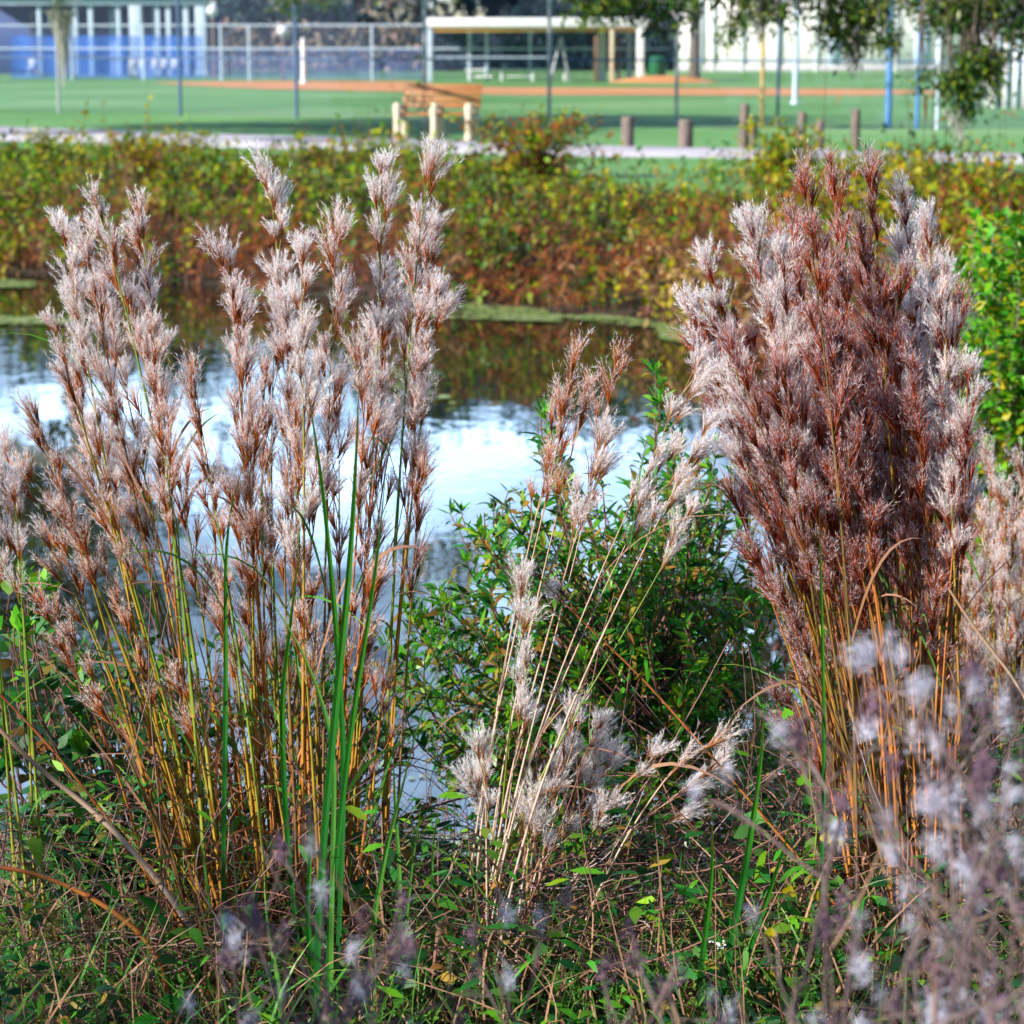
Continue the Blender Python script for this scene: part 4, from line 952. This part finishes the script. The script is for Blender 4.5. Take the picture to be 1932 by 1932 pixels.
for z, rd_ in ((2.92, .024), (1.28, .02)):
    mb = MB(); mb.tubes(np.array([[pA + [0, 0, z], pB + [0, 0, z]]]), np.array([[rd_, rd_]]), 'navy_steel', 8); T.part(mb, 'rail', smooth=True)
mb = MB(); wiremesh(mb, pA, pB, .05, 2.9, .075, .0019, 'wire'); T.part(mb, 'wire_mesh')
# far fence and backstop with windscreen
qA, qB = P(-60, 100, 108), P(1260, 100, 104); qA[2] = qB[2] = 0
T = Thing('backstop_fence', (qA + qB) / 2, 'far pale chain link fence with top rail running behind the clay infield to the dugout', 'fence')
for px in (135, 270, 417, 470, 702, 885, 918, 1000):
    q = P(px, 100, 108 - 4 * (px + 60) / 1320); q[2] = 0
    mb = MB(); mb.tubes(np.array([[q, q + [0, 0, 2.33]]]), np.array([[.05, .05]]), 'pale_steel', 8); T.part(mb, 'post')
for z in (2.33, 1.35):
    mb = MB(); mb.tubes(np.array([[qA + [0, 0, z], qB + [0, 0, z]]]), np.array([[.035, .035]]), 'pale_steel', 8); T.part(mb, 'rail')
mb = MB(); wiremesh(mb, qA, qB, .05, 2.3, .13, .0028, 'wire'); T.part(mb, 'wire_mesh')
mb = MB()
x0, x1 = P(20, 100, 109)[0], P(378, 100, 108)[0]
# blue windscreen laced to the fence in sagging panels
n = 60; xs = np.linspace(x0, x1, n); zt = 1.86 + .05 * np.abs(np.sin(np.linspace(0, 9 * np.pi, n))); yy = 108.9 + .05 * np.sin(np.linspace(0, 40, n))
v = np.concatenate([np.stack([xs, yy, np.full(n, .06)], -1), np.stack([xs, yy, zt], -1)]); k = np.arange(n - 1)
mb.add(v, np.stack([k, k + 1, n + k + 1, n + k], -1), 'screen_blue'); T.part(mb, 'windscreen')
M['screen_pale'] = M['screen_blue'].copy(); M['screen_pale'].name = 'windscreen_faded'
for nd in M['screen_pale'].node_tree.nodes:
    if nd.type == 'BSDF_PRINCIPLED': nd.inputs['Base Color'].default_value = (.10, .16, .42, 1)
    if nd.type == 'MIX_SHADER': nd.inputs[0].default_value = .55
mb = MB(); x0, x1 = P(388, 100, 107.5)[0], P(800, 100, 106)[0]; xs = np.linspace(x0, x1, n); yy = np.linspace(106.9, 105.7, n) + .04 * np.sin(np.linspace(0, 40, n))
v = np.concatenate([np.stack([xs, yy, np.full(n, .06)], -1), np.stack([xs, yy, np.full(n, 1.33) + .03 * np.sin(np.linspace(0, 30, n))], -1)])
mb.add(v, np.stack([k, k + 1, n + k + 1, n + k], -1), 'screen_pale'); T.part(mb, 'windscreen')
q = P(572, 100, 99); q[2] = 0
T = Thing('field_post', q, 'short white post standing in the grass by the clay infield', 'post'); mb = MB(); mb.lathe([(.09, 0), (.085, 1.7), (.06, 1.78), (.001, 1.8)], 'white_paint', 12, q); T.part(mb, 'pole', smooth=True); mb = MB(); mb.lathe([(.16, 0), (.15, .08), (.09, .1)], 'white_paint', 12, q); T.part(mb, 'footing')
# ------------------------------------------------------------------ blue pavilion with white columns
D = 122
def XD(px, D=D): return P(px, 100, D)[0]
def ZD(py, D=D): return float(P(966, py, D)[2])
T = Thing('open_pavilion', (XD(180), D, 0), 'dark blue open pavilion with many pale columns at the far left of the ball field', 'pavilion')
mb = MB(); mb.box(XD(-60), XD(388), D + 6.0, D + 6.3, 0, 3.5, 'navy'); T.part(mb, 'back_wall')
mb = MB(); mb.box(XD(-70), XD(398), D - .45, D - .25, ZD(9), ZD(-2), 'pale_steel'); T.part(mb, 'eave_beam', bevel=.02)
mb = MB(); xa, xb = XD(-75), XD(402)
mb.add([(xa, D - .7, 3.85), (xb, D - .7, 3.85), (xb, D + 3, 4.9), (xa, D + 3, 4.9), (xb, D + 6.8, 3.85), (xa, D + 6.8, 3.85), (xa, D - .7, 3.72), (xb, D - .7, 3.72), (xb, D + 6.8, 3.72), (xa, D + 6.8, 3.72)], [[0, 1, 2, 3], [3, 2, 4, 5], [6, 7, 1, 0], [5, 4, 8, 9], [6, 9, 8, 7]], 'blue_steel'); T.part(mb, 'roof')
for px, w_, top_, bot_ in ((77, 7, -2, 142), (145, 8, -2, 142), (174, 8, -2, 75), (203, 5, 15, 75), (212, 6, 0, 75), (226, 7, 0, 75), (259, 22, -2, 144), (285, 6, 10, 76), (300, 7, 5, 110), (320, 8, 5, 110), (353, 9, 0, 138), (381, 19, -2, 138), (52, 4, 18, 70), (62, 4, 18, 70), (16, 6, 45, 152)):
    k = PX * D; x0 = XD(px); h = w_ * k / 2; yy = D - .1 + (0 if w_ > 6 else 1.5)
    if px == 16: yy = D - 12
    mb = MB(); mb.box(x0 - h, x0 + h, yy - h, yy + h, 0, min(ZD(top_), 3.71) if px != 16 else 2.4, 'pale_steel' if w_ != 4 else 'brown'); cl = T.part(mb, 'column', bevel=.015)
    if w_ > 15:
        mb = MB(); mb.box(x0 - h * 1.25, x0 + h * 1.25, yy - h * 1.25, yy + h * 1.25, 0, .25, 'pale_steel'); T.part(mb, 'column_base', cl, bevel=.02)
for px in (60, 250, 268, 292, 310, 330): 
    mb = MB(); x0 = XD(px, 116); mb.box(x0 - .25, x0 + .2, 116, 116.5, .42, .47, 'white_paint'); mb.box(x0 - .22, x0 - .17, 116.1, 116.4, 0, .42, 'white_paint'); mb.box(x0 + .12, x0 + .17, 116.1, 116.4, 0, .42, 'white_paint'); mb.box(x0 - .25, x0 + .2, 116.46, 116.52, .47, .85, 'white_paint')
    o = tag(mb.build('folding_chair', origin=(x0, 116.2, 0)), 'small white chair in the row behind the blue windscreen', 'chair', 'white chairs by the pavilion')
for px, py, D2, yb, lab in ((401, 20, 112, 100, 'white globe lamp on a tan pole beside the blue pavilion'), (534, 58, 108, 125, 'white lamp head on a pole at the middle of the far fence')):
    q = P(px, py, D2); b0 = np.array([q[0], D2, 0]); T = Thing('globe_lamp', b0, lab, 'lamp post', 'lamp posts by the ball field')
    mb = MB(); mb.lathe([(.10, 0), (.07, .2), (.06, q[2] - .2)], 'brown', 10, b0); T.part(mb, 'pole', smooth=True)
    a = np.linspace(-1.4, 1.4, 9); mb = MB(); mb.lathe(np.stack([.27 * np.cos(a), q[2] + .25 * np.sin(a)], -1), 'glass_globe', 16, b0); T.part(mb, 'globe', smooth=True)
    mb = MB(); mb.lathe([(.12, q[2] - .34), (.14, q[2] - .24)], 'steel', 12, b0); T.part(mb, 'collar')
# ------------------------------------------------------------------ dugout
D = 104; k = PX * D
T = Thing('dugout_shelter', (XD(1010, D), D, 0), 'open dugout shelter with flat white roof edge on posts behind the clay infield', 'dugout')
xa, xb = XD(802, D), XD(1222, D)
mb = MB(); mb.box(xa, xb, D - 1.4, D + 1.4, ZD(52, D), ZD(34, D), 'white_paint'); T.part(mb, 'roof', bevel=.05)
mb = MB(); mb.box(xa + .25, xb - .3, D - 1.25, D - 1.1, ZD(60, D), ZD(52, D) - .004, 'ochre'); T.part(mb, 'beam')
for px, w_, m, y_ in ((813, 9, 'pale_steel', -1.2), (885, 7, 'pale_steel', 1.2), (918, 7, 'pale_steel', 1.2), (1205, 13, 'white_paint', -1.2), (1152, 7, 'cream', -1.2), (1138, 15, 'white_paint', 1.25), (1190, 8, 'pale_steel', 1.2), (1123, 6, 'brown', -1.0), (1168, 7, 'brown', .6)):
    x0 = XD(px, D); h = w_ * k / 2; mb = MB(); zt = ZD(52, D) - .004
    if m == 'brown': zt = ZD(66, D)
    mb.box(x0 - h, x0 + h, D + y_ - h, D + y_ + h, 0, zt, m); T.part(mb, 'post', bevel=.01)
mb = MB(); mb.tubes(np.array([[(xa + .2, D - 1.2, 1.0), (XD(1040, D), D - 1.2, 1.0)]]), np.array([[.03, .03]]), 'pale_steel', 8); T.part(mb, 'rail')
mb = MB(); wiremesh(mb, (xa + .2, D + 1.3, 0), (xb - .3, D + 1.3, 0), .1, 2.1, .10, .003, 'wire'); T.part(mb, 'wire_mesh')
x0, x1 = XD(877, D), XD(1074, D)
T = Thing('players_bench', (XD(975, D), D + .6, 0), 'long white backless bench inside the dugout shelter', 'bench')
mb = MB(); mb.box(x0, x1, D + .4, D + .8, .44, .50, 'white_paint'); T.part(mb, 'seat', bevel=.01)
for f in (.04, .35, .65, .96):
    mb = MB(); xx = x0 + (x1 - x0) * f; mb.box(xx - .05, xx + .05, D + .45, D + .75, 0, .436, 'white_paint'); T.part(mb, 'leg', bevel=.01)
mb = MB(); mb.box(x0 + .3, x1 - .3, D + .56, D + .64, .17, .22, 'white_paint'); T.part(mb, 'stretcher')
T = Thing('step_ladder', (XD(1057, D), D, 0), 'grey folding ladder standing open inside the dugout shelter', 'ladder')
ap = np.array([XD(1058, D), D - .2, ZD(70, D)])
for ex in (XD(1038, D), XD(1074, D)):
    for dy in (-.25, .25):
        e = np.array([ex, D - .2 + dy, 0]); mb = MB(); mb.tubes(np.array([[e, ap + [0, dy * .6, 0]]]), np.array([[.05, .05]]), 'steel', 8); T.part(mb, 'leg')
mb = MB()
for f in (.2, .4, .6, .8):
    a = np.array([XD(1074, D), D - .45, 0]) * (1 - f) + (ap + [0, -.15, 0]) * f; b_ = np.array([XD(1074, D), D + .05, 0]) * (1 - f) + (ap + [0, .15, 0]) * f; mb.tubes(np.array([[a, b_]]), np.array([[.025, .025]]), 'steel', 6)
T.part(mb, 'rungs')
# bin
b0 = np.array([XD(1239, 103), 103, 0]); T = Thing('trash_bin', b0, 'dark green rubbish bin on the grass beside the dugout', 'bin')
mb = MB(); mb.lathe([(.33, 0), (.36, .05), (.40, .80), (.42, .84)], 'bin_green', 16, b0); T.part(mb, 'body', smooth=True)
mb = MB(); mb.lathe([(.44, .85), (.44, .90), (.36, 1.0), (.12, 1.05), (.001, 1.06)], 'bin_green', 16, b0); T.part(mb, 'lid', smooth=True)
# ------------------------------------------------------------------ white building
D = 137
T = Thing('white_building', (XD(1650, D), D, 0), 'long white block building with pale wall panels behind the oak branches', 'building')
xa, xb = XD(1283, D), XD(2150, D)
mb = MB(); mb.box(xa, xb, D, D + 14, 0, 5.9, 'white_wall'); wl = T.part(mb, 'wall')
for px in (1322, 1345, 1400, 1470, 1540, 1612, 1690, 1770, 1850):
    mb = MB(); mb.box(XD(px, D) - .1, XD(px, D) + .1, D - .12, D - .002, 0, 5.7, 'white_paint'); T.part(mb, 'pilaster', bevel=.02)
for px, w_ in ((1312, 22), (1572, 26), (1740, 30)):
    x0 = XD(px, D); h = w_ * PX * D / 2
    mb = MB(); mb.box(x0 - h, x0 + h, D - .06, D - .004, .02, 2.6, 'pale_steel'); dr = T.part(mb, 'door'); mb = MB(); mb.box(x0 + h * .7, x0 + h * .8, D - .12, D - .062, 1.0, 1.15, 'steel'); T.part(mb, 'handle', dr)
mb = MB(); mb.add([(xa - .5, D - .7, 5.75), (xb + .5, D - .7, 5.75), (xb + .5, D + 7, 8.4), (xa - .5, D + 7, 8.4), (xb + .5, D + 14.7, 5.75), (xa - .5, D + 14.7, 5.75), (xa - .5, D - .7, 5.62), (xb + .5, D - .7, 5.62), (xb + .5, D + 14.7, 5.62), (xa - .5, D + 14.7, 5.62)], [[0, 1, 2, 3], [3, 2, 4, 5], [6, 7, 1, 0], [6, 9, 8, 7]], 'roof_grey'); T.part(mb, 'roof')
mb = MB(); mb.add([(xa, D + .01, 5.91), (xa, D + 13.9, 5.91), (xa, D + 7, 8.25)], [[0, 1, 2]], 'white_wall'); T.part(mb, 'gable')
mb = MB(); mb.box(xa - .05, xb, D - .08, D - .001, 0, .35, 'roof_grey'); T.part(mb, 'plinth')
# a lower store in front of it, its pale panels show past the branch tips
D3 = 62; T = Thing('storage_shed', (XD(1925, D3), D3, 0), 'pale blue white panelled shed at the picture edge behind the hanging oak branch', 'shed')
mb = MB(); mb.box(XD(1882, D3), XD(2080, D3), D3, D3 + 3, 0, ZD(62, D3), 'white_wall'); T.part(mb, 'wall')
for px in (1884, 1903, 1921, 1940, 1960):
    mb = MB(); mb.box(XD(px, D3) - .05, XD(px, D3) + .05, D3 - .05, D3 - .003, 0, ZD(64, D3), 'pale_steel'); T.part(mb, 'batten')
mb = MB(); mb.box(XD(1876, D3), XD(2090, D3), D3 - .25, D3 + 3.2, ZD(62, D3) + .003, ZD(56, D3), 'roof_grey'); T.part(mb, 'roof', bevel=.02)
# poles on the field side
for px, yb, w_, m, h, nm, lab, cat in ((1437, 238, 8, 'yellow_paint', 6, 'foul_pole', 'yellow foul pole rising behind the paired bollards', 'foul pole'), (1500, 196, 11, 'pale_steel', 8, 'light_pole', 'pale blue light pole in front of the white building', 'light pole')):
    b0 = G(px, yb); r0 = w_ * PX * b0[1] / 2; T = Thing(nm, b0, lab, cat)
    mb = MB(); mb.lathe([(r0, 0), (r0, 3), (r0 * .8, h), (.001, h + .02)], m, 12, b0); T.part(mb, 'pole', smooth=True)
    mb = MB(); mb.lathe([(r0 * 1.7, 0), (r0 * 1.7, .05), (r0 * 1.05, .08)], m, 12, b0); T.part(mb, 'base_plate')
    mb = MB()
    if nm == 'light_pole': mb.box(b0[0] - .6, b0[0] + .6, b0[1] - .25, b0[1] + .05, h - .1, h + .15, 'steel'); T.part(mb, 'lamp_head', bevel=.02)
    else: mb.box(b0[0] + r0, b0[0] + r0 + .4, b0[1] - .01, b0[1] + .01, 3.5, h - .1, 'yellow_paint'); T.part(mb, 'wing_panel')

# ------------------------------------------------------------------ trees
rt = np.random.default_rng(81)
def cards(mb, p, size, mat, r):
    n = len(p); d = nrm(r.normal(size=(n, 3))); s = perp(d, r); L = size * r.uniform(.6, 1.3, n)
    leaves(mb, p, d, L, L * .32, mat, r, .2, 3)
def tree(label, px, D, h, rad, mats, n, size, tr=.3, low=.25, cat='tree', group='trees beyond the ball field', lean=0):
    b0 = np.array([XD(px, D), D, 0.0]); T = Thing('background_tree', b0, label, cat, group)
    mb = MB(); top_ = b0 + [lean, 0, h * .6]
    mb.tubes(bez(b0, b0 + [0, 0, h * .2], top_ - [0, 0, h * .2], top_, 8)[None], np.linspace(tr, tr * .45, 8)[None], 'bark', 8)
    nc = 34; cen = b0 + np.stack([rt.normal(size=nc) * rad * .45 + lean, rt.normal(size=nc) * rad * .45, h * (low + (1 - low) * rt.random(nc) ** .9)], -1)
    taper = 1 - .55 * np.clip((cen[:, 2] / h - .6) / .4, 0, 1); cen[:, :2] = b0[:2] + (cen[:, :2] - b0[:2]) * taper[:, None]
    for q in cen[:16]:
        s = b0 + [lean * .6, 0, h * rt.uniform(.25, .55)]; mb.tubes(bez(s, s + (q - s) * .3 + [0, 0, .3], q - [0, 0, .3], q, 6)[None], np.linspace(tr * .35, tr * .08, 6)[None], 'bark', 5)
    T.part(mb, 'trunk'); lf = MB()
    for mt, f in mats:
        m = int(n * f); i = rt.integers(nc, size=m); p = cen[i] + rt.normal(size=(m, 3)) * rad * np.array([.20, .20, .15]); p[:, 2] = np.maximum(p[:, 2], .3)
        cards(lf, p, size, mt, rt)
    T.part(lf, 'crown')
G_, DP, AU = 'tree_green', 'tree_deep', 'tree_autumn'
tree('dark tree above the pavilion roof, farthest from the dugout', 40, 170, 19, 9, [(DP, .8), (G_, .2)], 3600, .8)
tree('dark tree behind the middle of the pavilion', 240, 165, 17, 8, [(DP, .7), (G_, .3)], 3400, .8)
tree('green tree rising beside the pavilion end by the globe lamp', 395, 168, 20, 7, [(G_, .7), (DP, .3)], 3200, .7)
tree('pinkish tan bare looking tree behind the far fence', 500, 150, 15, 8, [(AU, .6), (G_, .4)], 3300, .6, low=.05)
tree('tan and olive tree between the lamp head and the dugout', 620, 155, 17, 8, [(AU, .45), (G_, .55)], 3600, .6, low=.05)
tree('pink grey thin tree close to the dugout roof', 700, 148, 13, 6, [(AU, .6), (DP, .4)], 2600, .55, low=.05)
tree('dark green tree above the near end of the dugout roof', 790, 160, 21, 8, [(G_, .5), (DP, .5)], 3600, .8, low=.12)
tree('deep blue green tree behind the middle of the dugout', 930, 165, 20, 9, [(DP, .9), (G_, .1)], 6500, .8, low=.05)
tree('deep blue green tree over the ladder in the dugout', 1040, 162, 18, 8, [(DP, .85), (G_, .15)], 6000, .8, low=.05)
tree('tall dark tree at the far end of the dugout roof', 1150, 166, 22, 8, [(DP, .6), (G_, .4)], 3600, .8, low=.1)
tree('grey trunked tree standing at the corner of the white building', 1311, 112, 14, 6, [(G_, .6), (DP, .4)], 2200, .45, tr=.27, low=.5)
tree('green tree behind the white building roof', 1560, 190, 22, 10, [(G_, .6), (DP, .4)], 3400, .9)
tree('tall green tree behind the far end of the white building', 1800, 185, 24, 11, [(G_, .5), (DP, .5)], 3600, .9)
# hedge closing the gap under the far trees
xa, xb = XD(395, 142), XD(1275, 142)
T = Thing('hedge', ((xa + xb) / 2, 142, 0), 'long dark hedge line behind the far fence and dugout', 'hedge')
mb = MB(); n = 16000; x = rt.uniform(xa, xb, n); hh = 3.2 + .7 * np.sin(x * .35) + .4 * np.sin(x * 1.1); z = hh * rt.random(n) ** .8
cards(mb, np.stack([x, 142 + rt.normal(size=n) * .8, z], -1), .5, DP, rt); T.part(mb, 'foliage')
mb = MB(); n = 4200; x = rt.uniform(xa, XD(800, 142), n); cards(mb, np.stack([x, 141 + rt.normal(size=n) * .6, rt.random(n) * 2.6], -1), .45, AU, rt); T.part(mb, 'dry_foliage')
mb = MB(); xs = np.linspace(xa + 1, xb - 1, 40); mb.tubes(np.stack([np.stack([xs, np.full(40, 142), np.zeros(40)], -1), np.stack([xs + .2, np.full(40, 142.1), np.full(40, 1.8)], -1)], 1), np.tile([.07, .04], (40, 1)), 'bark', 5); T.part(mb, 'stems')

# live oaks whose low branches hang into the top of the picture
ro = np.random.default_rng(91)
def hang(lf, tw, c, rx, ry, rz, n, size, r, drop=.6):
    """a spray of twigs and small leaves hanging round c"""
    k = max(4, int(n / 26)); cen = c + r.normal(size=(k, 3)) * [rx * .5, ry * .5, rz * .5]
    up = c + np.array([0, .1, rz + drop])
    for q in cen:
        s = up + r.normal(size=3) * [rx * .35, ry * .3, .15]; tw.tubes(bez(s, s + (q - s) * .3 + [0, 0, .05], q + [0, 0, .12], q, 6)[None], np.linspace(.012, .003, 6)[None], 'bark', 4)
    i = np.repeat(np.arange(k), 26); p = cen[i] + r.normal(size=(len(i), 3)) * [.09, .09, .075]
    d = nrm(r.normal(size=(len(i), 3)) + [0, 0, .1]); l_ = size * r.uniform(.7, 1.3, len(i)); leaves(lf, p, d, l_, l_ * .24, 'oak_leaf', r, .2, 3)
def moss(mb, c, rx, ln, n, r):
    u = np.linspace(0, 1, 7); x0 = r.normal(size=(n, 1)) * rx; y0 = r.normal(size=(n, 1)) * rx; L = ln * r.uniform(.3, 1.0, (n, 1)) * np.exp(-.35 * (x0 / rx) ** 2)
    pts = np.stack([c[0] + x0 * (1 - .55 * u) + .03 * np.sin(u * 9 + r.random((n, 1)) * 6), c[1] + y0 * (1 - .5 * u), c[2] - L * u], -1)
    mb.ribbons(pts, np.full((n, 7), .006) * np.array([1, 1, 1, 1, .9, .7, .2]), nrm(r.normal(size=(n, 3)) * [1, 1, .1]), 'moss')
def oak(label, base, limbs, sprays, mosses, canopy, D0):
    T = Thing('live_oak', base, label, 'oak tree', 'live oaks over the pond bank'); base = np.asarray(base, float)
    mb = MB(); top_ = base + [0, 0, 3.6]
    mb.tubes(bez(base - [0, 0, .1], base + [.1, 0, 1.2], top_ - [.1, 0, 1], top_, 10)[None], np.linspace(.52, .34, 10)[None], 'bark', 12)
    tw = MB(); lf = MB()
    for e, r0 in limbs:
        e = np.asarray(e, float); s = base + [0, 0, ro.uniform(2.4, 3.5)]
        mb.tubes(bez(s, s + (e - s) * .3 + [0, 0, 1.6], e + (s - e) * .25 + [0, 0, .6], e, 16)[None], np.linspace(r0, r0 * .22, 16)[None], 'bark', 8)
    for px, py, D, rx, rz, n in sprays: hang(lf, mb, P(px, py, D), rx, rx, rz, int(n * 1.55), .068, ro)
    for c, rr, n in canopy:
        c = np.asarray(c, float); cn = c + ro.normal(size=(24, 3)) * np.asarray(rr) * .5; i = ro.integers(24, size=n); p = cn[i] + ro.normal(size=(n, 3)) * np.asarray(rr) * [.16, .16, .12]
        cards(lf, p, .24, 'oak_leaf', ro)
        for q in cn[:12]: mb.tubes(bez(c + [0, 0, -.3], c * .6 + q * .4, q - [0, 0, .1], q, 5)[None], np.linspace(.06, .015, 5)[None], 'bark', 5)
    T.part(mb, 'trunk', smooth=True); T.part(lf, 'crown')
    for px, py, D, rx, ln, n in mosses:
        m = MB(); moss(m, P(px, py, D), rx, ln, n, ro); T.part(m, 'hanging_moss')
oak('spreading live oak whose leafy mossy branches hang before the white building', (9.4, 26.5, -.02),
    [(P(1130, -45, 24), .10), (P(1250, -40, 24), .08), (P(1430, -50, 24), .13), (P(1610, -40, 24.5), .13), (P(1850, -30, 24), .16), (P(900, -160, 27), .12), (P(1830, 60, 23.8), .05), (P(1700, -300, 26), .2), (P(2300, -300, 27), .2)],
    [(850, -52, 29, .55, .26, 420), (780, -70, 29, .4, .22, 220), (1140, 2, 24, .26, .16, 520), (1095, -12, 24, .16, .12, 200), (1190, 10, 24.1, .16, .13, 240), (1250, 30, 24.2, .17, .22, 330), (1285, 15, 24.2, .14, .15, 180), (1410, 20, 24, .16, .22, 320), (1465, 22, 24, .14, .2, 260), (1382, 68, 24, .10, .10, 130), (1590, 25, 24.4, .24, .22, 560), (1650, 30, 24.4, .2, .25, 460), (1570, 70, 24.4, .14, .13, 200), (1610, 85, 24.4, .12, .12, 160), (1668, 75, 24.3, .12, .12, 170),
     (1800, 20, 24, .26, .22, 620), (1880, 15, 24, .24, .24, 560), (1770, 45, 24, .14, .12, 200), (1925, 50, 23.9, .12, .2, 260), (1845, 112, 23.8, .14, .13, 330), (1830, 155, 23.8, .18, .16, 460), (1790, 150, 23.8, .12, .08, 160), (1738, 150, 23.8, .07, .03, 60), (1825, 195, 23.8, .12, .1, 220), (1870, 130, 23.8, .10, .14, 200), (1720, 5, 24.2, .16, .1, 220), (1320, -15, 24.2, .2, .1, 200), (1510, -5, 24.2, .2, .12, 240)],
    [(1436, -25, 24, .09, .62, 130), (1612, 55, 24.4, .07, .55, 80), (1310, 10, 24.2, .05, .45, 50), (1885, 90, 23.9, .08, .7, 60), (1812, 205, 23.8, .12, .45, 34), (1690, 60, 24.3, .05, .4, 40)],
    [((9.5, 26.5, 7.5), (5.5, 4.5, 3.0), 7000), (tuple(P(1500, -260, 26)), (3.0, 2.0, 1.2), 2400)], 24)
oak('live oak whose moss hangs in from the top over the far path, beside the pavilion', (-13.0, 41.0, 0),
    [(P(115, -60, 39), .12), (P(540, -70, 38), .10), (P(10, -160, 38), .18), (P(300, -200, 40), .18)],
    [(115, 8, 39, .10, .4, 190), (540, 2, 38, .14, .14, 150), (555, 12, 38, .08, .1, 70), (610, 2, 38, .2, .1, 160), (400, -35, 39, .3, .1, 120)],
    [(115, 20, 39, .12, 1.3, 190), (40, -60, 37, .25, .5, 90), (130, -75, 38, .35, .7, 200), (-10, -70, 38, .4, .6, 200)],
    [((-11.5, 44, 8.0), (6.0, 3.6, 2.5), 11000), ((-12.0, 43, 6.0), (4.0, 2.6, 1.8), 6000), (tuple(P(40, -220, 41)), (2.6, 2.0, 1.4), 2000)], 39)
